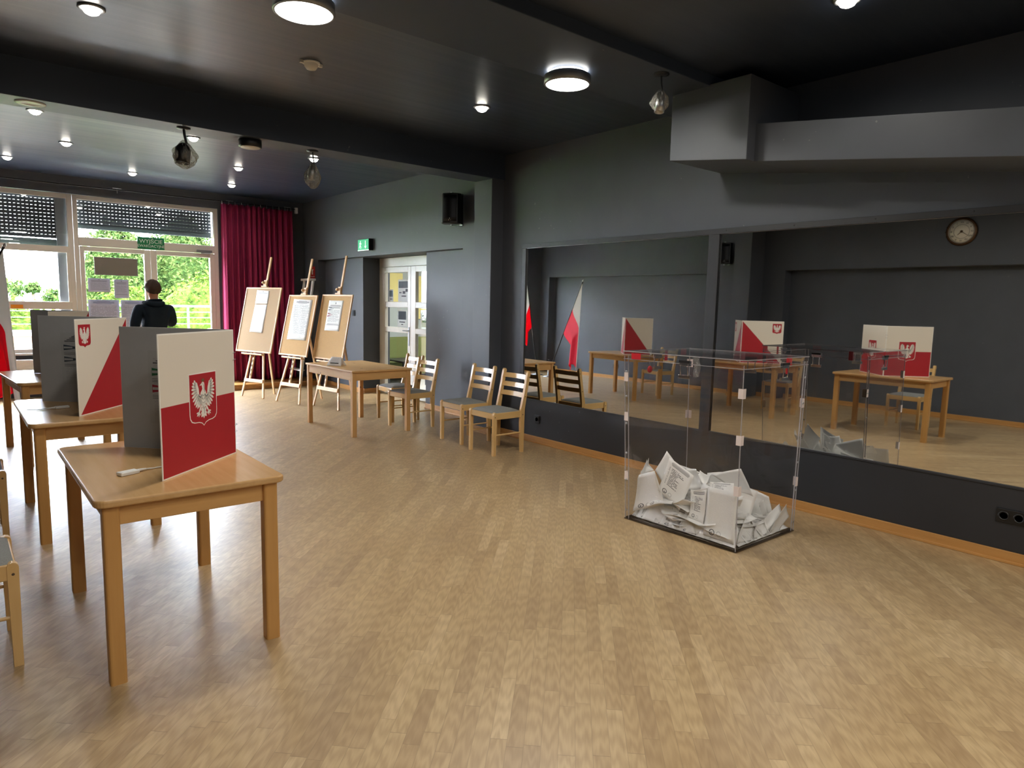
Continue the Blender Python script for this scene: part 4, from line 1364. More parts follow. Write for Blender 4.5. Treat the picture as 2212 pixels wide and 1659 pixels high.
dup(c0, (4.610, 7.840, 0), PI+R(-2), 'pine chair with grey seat at the pine table, on the door side', G2)
dup(c0, (-0.030, 3.605, 0), R(0), 'pine chair with grey seat behind the nearest voting table, cut by the photo edge', G3)
dup(c0, (0.040, 5.460, 0), R(-1), 'pine chair with grey seat behind the second voting table, seen in the mirror', G3)
dup(c0, (-0.010, 7.890, 0), R(9), 'pine chair with grey seat behind the farthest voting table, seen in the mirror', G3)

# ---------------------------------------------------------------- pine table with the tent card
t = thing('pine_table', 'knotty pine table standing before the easels', 'table', (3.905, 7.625, 0), R(1.0))
hx, hy, top = 0.40, 0.625, 0.770
MB().box((-hx, -hy, top-0.022), (hx, hy, top)).build('tabletop', M['pine'], t, bevel=0.004)
M['pine_leg'] = wood('pine_leg', '#c3935a', '#dcb075', 0.45, (14, 14, 1.3), 0.6)
M['pine_x'] = wood('pine_rail', '#c6975d', '#dfb479', 0.45, (1.4, 14, 14), 0.5)
for sx in (-1, 1):
    for sy in (-1, 1):
        MB().box((sx*(hx-.012), sy*(hy-.015), 0), (sx*(hx-.065), sy*(hy-.068), top-0.022)).build('leg', M['pine_leg'], t, bevel=0.004)
for sy in (-1, 1): MB().box((-hx+.065, sy*(hy-.022), top-0.115), (hx-.065, sy*(hy-.042), top-0.022)).build('apron', M['pine_x'], t, bevel=0.002)
for sx in (-1, 1): MB().box((sx*(hx-.018), -hy+.068, top-0.115), (sx*(hx-.038), hy-.068, top-0.022)).build('apron', M['pine'], t, bevel=0.002)
t = thing('tent_card', 'folded white paper tent card with printing on the pine table', 'card', (3.66, 7.69, 0.7705), R(-61.5))
def arc(u, v):
    a = PI*(0.10+0.80*v)
    w = 0.105*(1-0.22*math.sin(a))
    return ((u-0.5)*2*w, 0.055*math.cos(a), 0.105*math.sin(a)**0.7-0.038+0.002)
M['card'] = print_mat('card_print', 'faint', '#f4f5f7', '#6d7c96')
def tent(u, v):
    w = 0.105 - 0.035*(1-abs(2*v-1))
    y = (0.5-v)*0.11
    z = 0.105*(1-abs(2*v-1))**0.8 + 0.001
    return ((u-0.5)*2*w, -y, z)
MB().grid(tent, 6, 20).build('folded_sheet', M['card'], t, solid=0.001)
MB().box((-0.06, -0.0465, 0.028), (0.06, -0.045, 0.040)).build('printed_line', M['dark_print'], t)

# ---------------------------------------------------------------- easels with pin boards
def easel(mid, yaw, th, uL, uR, depth, uc, bw0, bw1, v0, v1, vtop, bar_v, label):
    """local frame: +x leans back, +y is the viewer's left; plane tilted by th"""
    t = thing('easel', label, 'easel', (mid[0], mid[1], 0), R(yaw), 'wooden easels holding the pin boards')
    s, c = math.sin(R(th)), math.cos(R(th))
    def P(u, v, d=0.0): return Vector((v*s - d*c, -u, v*c + d*s))       # d: out of the plane, to the viewer
    for uf in (uL, uR):
        top = P(uc+(0.018 if uf == uR else -0.018), 1.50, -0.03)
        MB().bar(P(uf, 0.01, -0.03), top, 0.036, 0.020, P(1, 0)-P(0, 0)).build('front_leg', M['easel'], t, bevel=0.003)
    MB().bar(Vector((depth, -uc*0.4, 0.0)), P(uc, 1.42, -0.06), 0.036, 0.022, (0, 1, 0)).build('back_leg', M['easel'], t, bevel=0.003)
    MB().bar(P(uc, bar_v+0.01, -0.028), P(uc, vtop, -0.028), 0.040, 0.020, P(1, 0)-P(0, 0)).build('mast', M['easel'], t, bevel=0.004)
    f = 1-bar_v/1.5
    ua, ub = uc+(uL-uc)*f, uc+(uR-uc)*f
    MB().bar(P(ua-.01, bar_v, -0.016), P(ub+.01, bar_v, -0.016), 0.055, 0.016, P(0, 1)-P(0, 0)).build('cross_bar', M['easel'], t, bevel=0.003)
    bb = MB()
    vs0 = bar_v+0.02
    for k in range(5):
        a, bq = vs0+0.05+k*0.075, vs0+0.05+k*0.075+0.038
        if bq < v0-0.03: bb.bar(P(uc, a, -0.0165), P(uc, bq, -0.0165), 0.014, 0.004, P(1, 0)-P(0, 0))
    bb.build('adjusting_slot', M['bark'], t)
    MB().bar(P(uc-.25, v0-0.028, 0.0), P(uc+.25, v0-0.028, 0.0), 0.024, 0.062, P(0, 1)-P(0, 0)).build('tray', M['easel'], t, bevel=0.003)
    kb = MB().lathe([(0.0, 0.0), (0.011, 0.003), (0.012, 0.014), (0.0, 0.017)], 12, P(uc-0.03, v0-0.05, 0.0), P(0, 0, 1)-P(0, 0))
    kb.build('wing_nut', M['steel'], t)
    cb = MB().bar(P(uc-.06, v1+0.012, 0.0), P(uc+.075, v1+0.012, 0.0), 0.022, 0.05, P(0, 1)-P(0, 0))
    cb.bar(P(uc, v1+0.02, -0.005), P(uc, v1+0.12, -0.005), 0.07, 0.022, P(1, 0)-P(0, 0))
    cl = cb.build('top_clamp', M['easel'], t, bevel=0.003)
    MB().lathe([(0.0, 0.0), (0.020, 0.002), (0.022, 0.018), (0.016, 0.026), (0.0, 0.028)], 14, P(uc-0.035, v1+0.075, 0.007), P(0, 0, 1)-P(0, 0)).build('clamp_knob', M['easel'], cl)
    return t, P
def pin_board(mid, yaw, P, u0, u1, v0, v1, cork, label):
    t = thing('pin_board', label, 'board', (mid[0], mid[1], 0), R(yaw), 'pin boards on the easels')
    ex = P(1, 0)-P(0, 0)
    uy = P(0, 1)-P(0, 0)
    MB().bar(P((u0+u1)/2, v0+.01, 0.006), P((u0+u1)/2, v1-.01, 0.006), u1-u0-.02, 0.010, ex).build('board_face', M[cork], t)
    for a, bq in ((P(u0, v0, .008), P(u0, v1, .008)), (P(u1, v0, .008), P(u1, v1, .008))):
        MB().bar(a, bq, 0.024, 0.020, ex).build('frame_strip', M['easel'], t, bevel=0.003)
    for a, bq in ((P(u0+.012, v0+.012, .008), P(u1-.012, v0+.012, .008)), (P(u0+.012, v1-.012, .008), P(u1-.012, v1-.012, .008))):
        MB().bar(a, bq, 0.024, 0.020, uy).build('frame_strip', M['easel_x'], t, bevel=0.003)
    return t
M['easel_x'] = M['easel']
def pinned(mid, yaw, P, quad, mat, label, curl):
    cy, sy = math.cos(R(yaw)), math.sin(R(yaw))
    (a0, b0), (a1, b1), (a2, b2), (a3, b3) = quad     # TL TR BR BL
    def fn(u, v):
        top = (a0+(a1-a0)*u, b0+(b1-b0)*u)
        bot = (a3+(a2-a3)*u, b3+(b2-b3)*u)
        uu, vv = bot[0]+(top[0]-bot[0])*v, bot[1]+(top[1]-bot[1])*v
        p = P(uu, vv, 0.0125+curl*(1-v)*(0.5+0.5*math.sin(u*4)))
        return (mid[0]+p.x*cy-p.y*sy, mid[1]+p.x*sy+p.y*cy, p.z)
    o = MB().grid(fn, 8, 12).build('pinned_notice', mat, solid=0.0008)
    return tag(o, label, 'notice', 'notices pinned to the boards', 'thing')
m1, y1_ = (3.665, 10.788), 18.31
e, P = easel(m1, y1_, 13.3, -0.263, 0.263, 0.50, -0.13, 0, 0, 0.725, 1.795, 2.306, 0.275, 'wooden easel nearest the window, in front of the maroon curtain')
pin_board(m1, y1_, P, -0.543, 0.293, 0.725, 1.790, 'hessian', 'framed beige pin board on the easel nearest the window')
pinned(m1, y1_, P, [(-.284, 1.747), (.026, 1.734), (.034, 1.521), (-.273, 1.523)], M['crest_notice'], 'smaller upper notice on the pin board nearest the window', 0.003)
pinned(m1, y1_, P, [(-.27, 1.506), (.028, 1.510), (.025, 1.044), (-.286, 1.054)], M['faint'], 'long lower notice on the pin board nearest the window', 0.012)
m2, y2_ = (3.900, 9.943), 12.70
e, P = easel(m2, y2_, 13.2, -0.289, 0.289, 0.67, -0.035, 0, 0, 0.726, 1.675, 2.259, 0.287, 'wooden easel in the middle of the three')
pin_board(m2, y2_, P, -0.380, 0.303, 0.726, 1.675, 'cork', 'framed cork pin board on the middle easel')
pinned(m2, y2_, P, [(-.254, 1.610), (.214, 1.602), (.220, .977), (-.248, .975)], M['notice'], 'big densely printed notice on the middle pin board', 0.004)
m3, y3_ = (4.155, 9.165), 8.17
e, P = easel(m3, y3_, 11.6, -0.323, 0.323, 0.55, -0.105, 0, 0, 0.710, 1.681, 2.273, 0.288, 'wooden easel standing behind the pine table')
pin_board(m3, y3_, P, -0.485, 0.266, 0.710, 1.681, 'cork', 'framed cork pin board above the pine table')
pinned(m3, y3_, P, [(-.299, 1.591), (.069, 1.592), (.075, 1.141), (-.295, 1.139)], M['crest_notice'], 'notice with dark arrow marks on the pin board above the pine table', 0.008)
# the arrow-like marks on that sheet
def marks():
    cy, sy = math.cos(R(y3_)), math.sin(R(y3_))
    bb = MB()
    par = [o for o in bpy.data.objects if o.get('label', '').startswith('notice with dark arrow')][0]
    def W(u, v, d):
        p = P(u, v, 0.0215+d)
        return (m3[0]+p.x*cy-p.y*sy, m3[1]+p.x*sy+p.y*cy, p.z)
    for i, vc in enumerate((1.468, 1.375)):
        for sgn in (-1, 1):
            bb.prism([(-.27, vc+sgn*.030), (-.27, vc+sgn*.014), (-.13, vc)][::sgn], 0.0, 0.0006, W, i)
    o = bb.build('arrow_marks', [M['dark_print'], M['red_print']], par)
marks()

# white step ladder in the corner behind the middle easel
t = thing('step_ladder', 'white step ladder leaning in the dark corner behind the middle easel', 'ladder', (5.12, 11.90, 0), R(90))
for sx in (-1, 1):
    MB().bar((sx*0.235, 0.28, 0), (sx*0.185, -0.02, 1.935), 0.062, 0.03, (1, 0, 0)).build('rail', M['white_plastic'], t, bevel=0.004)
for k in range(6):
    z = 0.30+k*0.268
    f = z/1.935
    MB().box((-0.235+0.05*f, 0.28-0.30*f-0.05, z-0.012), (0.235-0.05*f, 0.28-0.30*f+0.05, z+0.012)).build('tread', M['white_plastic'], t, bevel=0.003)
MB().box((-0.21, -0.06, 1.905), (0.21, 0.05, 1.945)).build('top_cap', M['white_plastic'], t, bevel=0.006)

# radiator under the window
t = thing('radiator', 'white panel radiator under the window, glimpsed behind the flag', 'radiator', (0.50, 12.42, 0))
MB().box((-1.0, -0.045, 0.12), (1.0, -0.03, 0.58)).build('panel', M['sill'], t, bevel=0.004)
bb = MB()
for k in range(5): bb.box((-1.0, -0.05, 0.15+k*0.095), (1.0, -0.044, 0.19+k*0.095))
bb.build('ribs', M['white_plastic'], t, bevel=0.002)
MB().box((-1.0, -0.03, 0.57), (1.0, 0.05, 0.585)).build('grille', M['grey_metal'], t)
for x in (-0.8, 0.8): MB().box((x-.02, -0.03, 0.0), (x+.02, 0.06, 0.14)).build('foot', M['sill'], t)

# ---------------------------------------------------------------- flags
def flag(tip, base, hoist, zlow, pull, label, seed):
    t = thing('flag', label, 'flag', (base[0], base[1], 0))
    b0 = Vector((0, 0, base[2]))
    tp = Vector(tip)-Vector((base[0], base[1], 0))
    MB().tube([b0, tp+(tp-b0).normalized()*0.04], 0.013, 10).build('pole', M['dark_metal'], t)
    MB().lathe([(0, 0.0), (0.016, 0.01), (0.016, 0.03), (0, 0.06)], 12, tp+(tp-b0).normalized()*0.03, (tp-b0)).build('finial', M['steel'], t)
    d = (b0-tp)*hoist
    dh = Vector((d.x, d.y, 0))
    perp = Vector((-dh.y, dh.x, 0)).normalized()
    rnd = random.Random(seed)
    k1, k2 = rnd.uniform(0, 6), rnd.uniform(0, 6)
    def fn(u, v):                      # u along the hoist from the tip, v down the fly
        h = tp + d*u
        g = min(1, v*2.7)
        g = g*g*(3-2*g)
        off = dh*(u*(1-g) + pull*u**2.8*g)
        z = h.z*(1-v) + v*(zlow + 0.10*u*math.sin(PI*u)+0.05*math.sin(9*u+k1))
        f = perp*(0.055*math.sin(u*11+k1+1.2*v)*min(1, v*2.5) + 0.02*math.sin(u*25+k2)*v)*min(1, u*u*1.6)
        f += dh.normalized()*(0.02*math.sin(u*7+v*3+k2)*v*u)
        return tp + off + f + Vector((0.07*v, 0, z-tp.z))
    bb = MB()
    bb.grid(fn, 48, 40)
    for i in range(len(bb.f)):
        if (i % 48) >= 24: bb.m[i] = 1
    bb.build('cloth', [M['flag_white_cloth'], M['flag_red_cloth']], t, solid=0.0025)
    return t
flag((0.545, 9.40, 2.05), (-0.30, 11.15, 0.10), 0.52, 0.33, 0.50, 'white and red flag nearer the tables, leaning out at the left edge of the photo', 3)
flag((0.22, 11.42, 2.15), (-0.36, 11.62, 0.10), 0.50, 0.72, 0.50, 'white and red flag close to the window, seen at the edge of the mirror', 8)
for (x, y, l) in ((-0.30, 11.15, 'grey round flag stand of the flag nearer the tables'), (-0.36, 11.62, 'grey round flag stand of the flag close to the window')):
    t = thing('flag_stand', l, 'stand', (x, y, 0))
    MB().lathe([(0.14, 0), (0.14, 0.012), (0.04, 0.03), (0.03, 0.04), (0.028, 0.16), (0.02, 0.16), (0.02, 0.06), (0, 0.06)], 24).build('foot', M['grey_metal'], t)
    MB().lathe([(0.034, 0.12), (0.036, 0.14), (0.034, 0.17), (0.024, 0.17)], 16).build('collar', M['white_plastic'], t)

# ================================================================ BALLOT BOX
def ballot_box():
    t = thing('ballot_box', 'tall clear acrylic ballot box on the floor before the mirror, partly filled with papers', 'ballot box', (0, 0, 0))
    BL, BN, BR, BB = (Vector(p) for p in ((3.802, 3.173), (3.832, 2.273), (4.565, 2.265), (4.537, 3.165)))
    TL, TN, TR, TB = (Vector(p) for p in ((3.782, 3.224), (3.838, 2.295), (4.624, 2.280), (4.566, 3.218)))
    z0, z1 = 0.004, 1.215
    cb, ct = (BL+BN+BR+BB)/4, (TL+TN+TR+TB)/4
    def at(pb, pt, z, off=0.0):
        f = (z-z0)/(z1-z0)
        p, c = pb+(pt-pb)*f, cb+(ct-cb)*f
        d = c-p
        p = p+d*(off*1.45/d.length)
        return Vector((p.x, p.y, z))
    cor = [(BN, TN), (BR, TR), (BB, TB), (BL, TL)]
    for i in range(4):
        a, c = cor[i], cor[(i+1) % 4]
        MB().hexa([at(*a, z0), at(*c, z0), at(*c, z0, .006), at(*a, z0, .006)],
                  [at(*a, z1), at(*c, z1), at(*c, z1, .006), at(*a, z1, .006)]).build('side_panel', M['acrylic'], t)
    for i in range(4):
        a = cor[i]
        bb = MB().bar(at(*a, z0, .001), at(*a, z1, .001), 0.005, 0.005, (1, 0, 0))
        st = bb.build('corner_strip', M['acrylic_edge'], t)
    # flange with bolts beside the left and right hand corners
    for (a, c, nm) in ((cor[3], cor[0], 1), (cor[1], cor[0], 1)):
        def along(z, s, off=0.0):
            p, q = at(*a, z), at(*c, z)
            d = (q-p).normalized()
            return p+d*s
        MB().bar(along(z0, 0.034), along(z1, 0.034), 0.003, 0.008, along(z0, 1)-along(z0, 0)).build('inner_edge', M['acrylic_edge'], t)
        bb = MB()
        n = (along(0.5, 1)-along(0.5, 0)).cross(Vector((0, 0, 1)))
        if n.dot(along(0.5, 0)-Vector((cb.x, cb.y, 0.5))) < 0: n = -n
        for z in (0.07, 0.30, 0.50, 0.72, 0.92, 1.10):
            bb.lathe([(0.008, 0), (0.008, 0.003), (0.004, 0.006), (0, 0.006)], 12, along(z, 0.016)+n.normalized()*0.001, n)
        bb.build('bolt', M['steel'], t)
    # floor plate
    MB().hexa([at(*k, 0.0, -.004) for k in cor], [at(*k, 0.010, -.004) for k in cor]).build('base_plate', M['acrylic_base'], t)
    bb = MB()
    for i in range(4):
        a, c = cor[i], cor[(i+1) % 4]
        bb.bar(at(*a, 0.014, .008), at(*c, 0.014, .008), 0.010, 0.010)
    bb.build('base_rail', M['acrylic_base'], t)
    # lid: plate with a slot in two halves, and a skirt
    zt = 1.250
    lid = [at(*k, zt, -.006) for k in cor]
    N_, R_, B_, L_ = lid
    def bil(u, v, z): 
        p = N_*(1-u)*(1-v)+R_*u*(1-v)+B_*u*v+L_*(1-u)*v
        return Vector((p.x, p.y, z))
    bb = MB()
    for (u0, u1, v0, v1) in ((0, .47, 0, 1), (.53, 1, 0, 1), (.47, .53, 0, .28), (.47, .53, .72, 1)):
        bb.hexa([bil(u0, v0, zt-.006), bil(u1, v0, zt-.006), bil(u1, v1, zt-.006), bil(u0, v1, zt-.006)],
                [bil(u0, v0, zt), bil(u1, v0, zt), bil(u1, v1, zt), bil(u0, v1, zt)])
    ld = bb.build('lid', M['acrylic'], t)
    bb = MB()
    for i in range(4):
        bb.bar(lid[i]-Vector((0, 0, .003)), lid[(i+1) % 4]-Vector((0, 0, .003)), 0.006, 0.007)
        bb.bar(at(*cor[i], 1.192, -.006), at(*cor[(i+1) % 4], 1.192, -.006), 0.004, 0.004)
    bb.build('lid_edge', M['acrylic_edge'], t)
    bb = MB()
    for i in range(4):
        a, c = cor[i], cor[(i+1) % 4]
        bb.hexa([at(*a, 1.19, -.003), at(*c, 1.19, -.003), at(*c, 1.19, -.007), at(*a, 1.19, -.007)],
                [at(*a, zt-.006, -.003), at(*c, zt-.006, -.003), at(*c, zt-.006, -.007), at(*a, zt-.006, -.007)])
    bb.build('lid_skirt', M['acrylic'], t)
    # chrome latches, red seal tape
    def on(i, s, z, out):
        a, c = cor[i], cor[(i+1) % 4]
        p = at(*a, z)*(1-s)+at(*c, z)*s
        d = (at(*c, z)-at(*a, z)).normalized()
        n = d.cross(Vector((0, 0, 1)))
        return p+n*out, d, n
    for i, s in ((0, .60), (1, .45), (2, .50), (3, .55)):
        p, d, n = on(i, s, 1.185, 0.010)
        bb = MB()
        bb.bar(p+Vector((0, 0, .012))-d*.042, p+Vector((0, 0, .012))+d*.042, 0.034, 0.018, (0, 0, 1))
        bb.bar(p+Vector((0, 0, -.078))-d*.044, p+Vector((0, 0, -.078))+d*.044, 0.024, 0.016, (0, 0, 1))
        for k in (-1, 1): bb.tube([p+d*.028*k+n*.006+Vector((0, 0, .01)), p+d*.028*k+n*.010+Vector((0, 0, -.03)), p+d*.028*k+n*.004+Vector((0, 0, -.078))], 0.0035, 8)
        lt = bb.build('latch', M['chrome'], t, bevel=0.002)
        MB().bar(p+n*.010+Vector((0, 0, .024))-d*.040, p+n*.010+Vector((0, 0, .024))+d*.040, 0.016, 0.008, (0, 0, 1)).build('latch_lever', M['black_plastic'], lt)
    for i, s, z, h, w in ((0, .63, 1.225, .085, .030), (2, .36, 1.220, .062, .034), (2, .08, 1.225, .026, .07), (1, .14, 1.225, .05, .035), (3, .12, 1.215, .02, .08)):
        p, d, n = on(i, s, z, 0.014)
        MB().bar(p+Vector((0, 0, .022)), p-Vector((0, 0, h)), w, 0.0015, d).build('seal_tape', M['seal_red'], t)
    # little paper seals folded round the upright corners
    for i, zs in ((0, (1.035, 0.735, 0.405)), (1, (0.92, 0.36)), (2, (1.13, 0.72)), (3, (1.06, 0.77, 0.33))):
        for z in zs:
            a = cor[i]
            p = at(*a, z, -.002)
            bb = MB()
            for j in (1, -1):
                q = at(*cor[(i+j) % 4], z, -.002)
                d = (q-p).normalized()
                bb.bar(p+d*.016+Vector((0, 0, -.032)), p+d*.016+Vector((0, 0, .032)), .034, .0012, d)
            bb.build('corner_label', M['pink_label'], t)
    p, d, n = on(2, .62, 1.10, 0.004)
    bb = MB().lathe([(0, 0), (.026, 0.001), (.027, .006), (.020, .009), (0, .009)], 20, p, n)
    sg = bb.build('seal_tag', M['seal_red'], t)
    MB().tube([p+Vector((0, 0, .02)), p+d*.02+Vector((0, 0, .07)), p+d*.01+Vector((0, 0, .12))], .0012, 6).build('tag_wire', M['steel'], sg)
    p, d, n = on(1, .93, 1.10, 0.002)
    MB().grid(lambda u, v: p+d*(.06*(u-.5)+.008*math.sin(9*v))+Vector((0, 0, (v-.5)*.16))+n*(.004*math.sin(7*u+5*v)), 6, 10).build('film_pouch', M['film'], t)
    return t
ballot_box()

# ---------------------------------------------------------------- the papers inside
SHEETS = {"blank_left": [[3.9, 3.216, 0.3], [3.9, 2.994, 0.387], [3.86, 2.872, 0.171], [3.86, 3.156, 0.053]], "back_left": [[4.0, 3.285, 0.427], [4.0, 3.079, 0.358], [3.93, 3.236, 0.281], [3.93, 3.295, 0.334]], "stamp_back": [[4.02, 3.225, 0.438], [4.02, 3.095, 0.352], [4.0, 3.119, 0.341], [4.0, 3.25, 0.409]], "print_lean": [[3.97, 2.924, 0.489], [3.97, 2.708, 0.398], [3.88, 2.754, 0.158], [3.88, 2.947, 0.256]], "peak_back": [[4.05, 3.01, 0.512], [4.05, 2.881, 0.391], [4.0, 2.967, 0.235], [4.0, 3.071, 0.36]], "arc": [[4.02, 2.815, 0.422], [4.02, 2.724, 0.438], [4.0, 2.672, 0.309], [4.0, 2.77, 0.28]], "curl": [[4.15, 2.785, 0.397], [4.15, 2.688, 0.384], [4.12, 2.721, 0.304], [4.12, 2.782, 0.376]], "title": [[4.02, 2.611, 0.37], [4.02, 2.425, 0.399], [3.98, 2.399, 0.332], [3.98, 2.591, 0.312]], "big_back": [[4.16, 2.695, 0.382], [4.16, 2.463, 0.475], [4.2, 2.383, 0.286], [4.2, 2.516, 0.293]], "blank_right": [[3.92, 2.558, 0.364], [3.92, 2.335, 0.37], [3.86, 2.307, 0.039], [3.86, 2.538, 0.044]], "print_mid": [[3.95, 2.717, 0.301], [3.95, 2.583, 0.331], [3.87, 2.553, 0.112], [3.87, 2.668, 0.131]], "low_wide": [[3.93, 3.247, 0.02], [3.93, 2.932, 0.143], [3.86, 2.772, 0.029], [3.86, 2.997, 0.017]], "low_stamp": [[3.92, 2.942, 0.037], [3.92, 2.704, 0.132], [3.85, 2.591, 0.038], [3.85, 2.824, 0.016]],
"tri_corner": [[4.20, 2.41, 0.17], [4.29, 2.41, 0.08], [4.07, 2.295, 0.031], [3.884, 2.295, 0.041]], "curved_low": [[4.225, 2.35, 0.105], [4.39, 2.36, 0.12], [4.27, 2.293, 0.044], [4.09, 2.293, 0.042]], "right_tilt": [[4.50, 2.293, 0.205], [4.545, 2.293, 0.105], [4.42, 2.293, 0.016], [4.28, 2.30, 0.016]], "right_back": [[4.31, 2.35, 0.115], [4.50, 2.35, 0.19], [4.50, 2.31, 0.13], [4.29, 2.31, 0.05]], "stamp_right": [[4.52, 2.48, 0.185], [4.55, 2.45, 0.07], [4.42, 2.42, 0.10], [4.42, 2.46, 0.18]], "white_right": [[4.35, 2.50, 0.10], [4.54, 2.44, 0.09], [4.42, 2.36, 0.05], [4.33, 2.36, 0.06]], "fold_back": [[4.50, 2.64, 0.235], [4.54, 2.58, 0.12], [4.40, 2.52, 0.12], [4.34, 2.56, 0.215]]}
LOOK = {  # sheet -> (material, bend, label)
 'blank_left': ('ballot_back', .020, 'large blank ballot sheet pressed upright at the left end of the ballot box'),
 'back_left': ('paper', .010, 'white ballot corner sticking up at the far left of the pile'),
 'stamp_back': ('ballot_back', .004, 'ballot strip with a round stamp peeking over the blank left sheet'),
 'print_lean': ('ballot', .015, 'tilted printed ballot with a list and stamp, most legible of the pile'),
 'peak_back': ('paper', .010, 'ballot whose pointed corner makes the highest peak of the pile'),
 'arc': ('paper', .030, 'curved white ballot right behind the tilted printed one'),
 'curl': ('paper', .030, 'curled ballot edge in the middle of the pile'),
 'title': ('ballot', .006, 'ballot showing only its printed title lines near the upright corner of the box'),
 'big_back': ('paper', .012, 'broad white ballot standing behind the upright corner of the box'),
 'blank_right': ('ballot_back', .012, 'tall ballot pressed flat against the pane beside the upright corner'),
 'print_mid': ('ballot', .020, 'bent printed ballot between the tilted sheet and the tall pressed one'),
 'low_wide': ('paper', .012, 'wide ballot lying low along the bottom left pane'),
 'low_stamp': ('ballot_back', .010, 'low ballot with stamp and scribbles at the bottom middle of the pile'),
 'tri_corner': ('paper', .020, 'triangular folded ballot right of the upright corner'),
 'curved_low': ('paper', .030, 'hollow curved ballot low beside the triangular one'),
 'right_tilt': ('ballot_back', .012, 'tilted ballot leaning in the right corner of the box'),
 'right_back': ('paper', .015, 'ballot tucked behind the one leaning in the right corner'),
 'stamp_right': ('ballot_back', .006, 'small ballot end with a stamp standing right of the pile'),
 'white_right': ('paper', .020, 'bright flat ballot lying in the hollow at the right'),
 'fold_back': ('paper', .012, 'folded ballot sloping down behind the right part of the pile')}
def ballot(q, mat, bend, label, group='ballot papers in the box', name='ballot_paper'):
    TL, TR, BR_, BL_ = (Vector(p) for p in q)
    n = (TR-TL).cross(BL_-TL)
    n = n.normalized() if n.length > 1e-6 else Vector((1, 0, 0))
    def fn(u, v):
        p = (BL_*(1-u)+BR_*u)*(1-v) + (TL*(1-u)+TR*u)*v
        p = p + n*bend*(math.sin(PI*u)*0.8+0.5*math.sin(PI*v+0.6*u))
        f = min(1, p.z/1.2)
        p.x = min(max(p.x, 3.846-0.02*f), 4.545+0.02*f)
        p.y = min(max(p.y, 2.287), 3.150)
        p.z = max(p.z, 0.0215)
        return p
    o = MB().grid(fn, 9, 9).build(name, M[mat], solid=0.0008)
    return tag(o, label, 'ballot', group, 'thing')
for k, q in SHEETS.items(): ballot(q, *LOOK[k])
rnd = random.Random(21)
def filler(cx, cy, cz, tilt, lean, spin, mat, label, w=0.21, h=0.297):
    m = Matrix.Rotation(spin, 3, 'Z') @ Matrix.Rotation(tilt, 3, 'X') @ Matrix.Rotation(lean, 3, 'Y')
    q = [Vector((cx, cy, cz)) + m @ Vector(p) for p in ((-w/2, h/2, 0), (w/2, h/2, 0), (w/2, -h/2, 0), (-w/2, -h/2, 0))]
    ballot(q, mat, rnd.uniform(-.03, .03), label)
for i in range(34):
    cx, cy = rnd.uniform(3.93, 4.46), rnd.uniform(2.40, 3.05)
    filler(cx, cy, 0.03+0.0028*i, rnd.gauss(0, .10), rnd.gauss(0, .10), rnd.uniform(0, 6.28), rnd.choice(('paper', 'ballot', 'ballot_back')), 'white ballot paper lying flat and half buried in the pile', 0.21, rnd.choice((0.297, 0.297, 0.15)))
for i in range(16):
    cx, cy = rnd.uniform(3.96, 4.25), rnd.uniform(2.50, 3.05)
    filler(cx, cy, rnd.uniform(.13, .22), rnd.gauss(.5, .35), rnd.gauss(0, .4), rnd.uniform(0, 6.28), rnd.choice(('paper', 'ballot', 'paper')), 'white ballot paper heaped in the middle of the pile')
for i in range(9):
    y = 2.44+i*0.078
    hgt = (.13, .10, .17, .12, .15, .11, .16, .13, .10)[i]
    ballot([(3.935, y+.13, hgt), (3.935, y-.12, hgt*.9), (3.85, y-.15+.02*(i % 3), .022), (3.85, y+.15-.03*(i % 2), .022)], ('paper', 'ballot', 'ballot_back')[i % 3], .012, 'white ballot paper slumped against the long pane of the box')
for i in range(5):
    x = 4.02+i*0.10
    ballot([(x-.10, 2.40, .09+.02*(i % 2)), (x+.11, 2.40, .08), (x+.13, 2.29, .022), (x-.12, 2.29, .022)], ('paper', 'ballot')[i % 2], .012, 'white ballot paper slumped against the short pane of the box')
for q, mat, lb in (([(4.30, 3.08, .36), (4.42, 2.92, .30), (4.44, 2.88, .10), (4.33, 3.08, .10)], 'ballot', 'printed ballot standing at the mirror side of the pile'),
                   ([(4.36, 2.86, .33), (4.44, 2.70, .36), (4.52, 2.66, .10), (4.42, 2.88, .08)], 'paper', 'blank ballot standing at the mirror side of the pile'),
                   ([(4.50, 2.66, .26), (4.52, 2.44, .22), (4.54, 2.40, .03), (4.53, 2.68, .03)], 'paper', 'pale ballot resting against the mirror-side pane'),
                   ([(4.20, 3.14, .34), (4.34, 3.14, .26), (4.40, 3.14, .06), (4.18, 3.14, .06)], 'ballot_back', 'ballot pressed against the far end pane of the box')):
    ballot(q, mat, .012, lb)

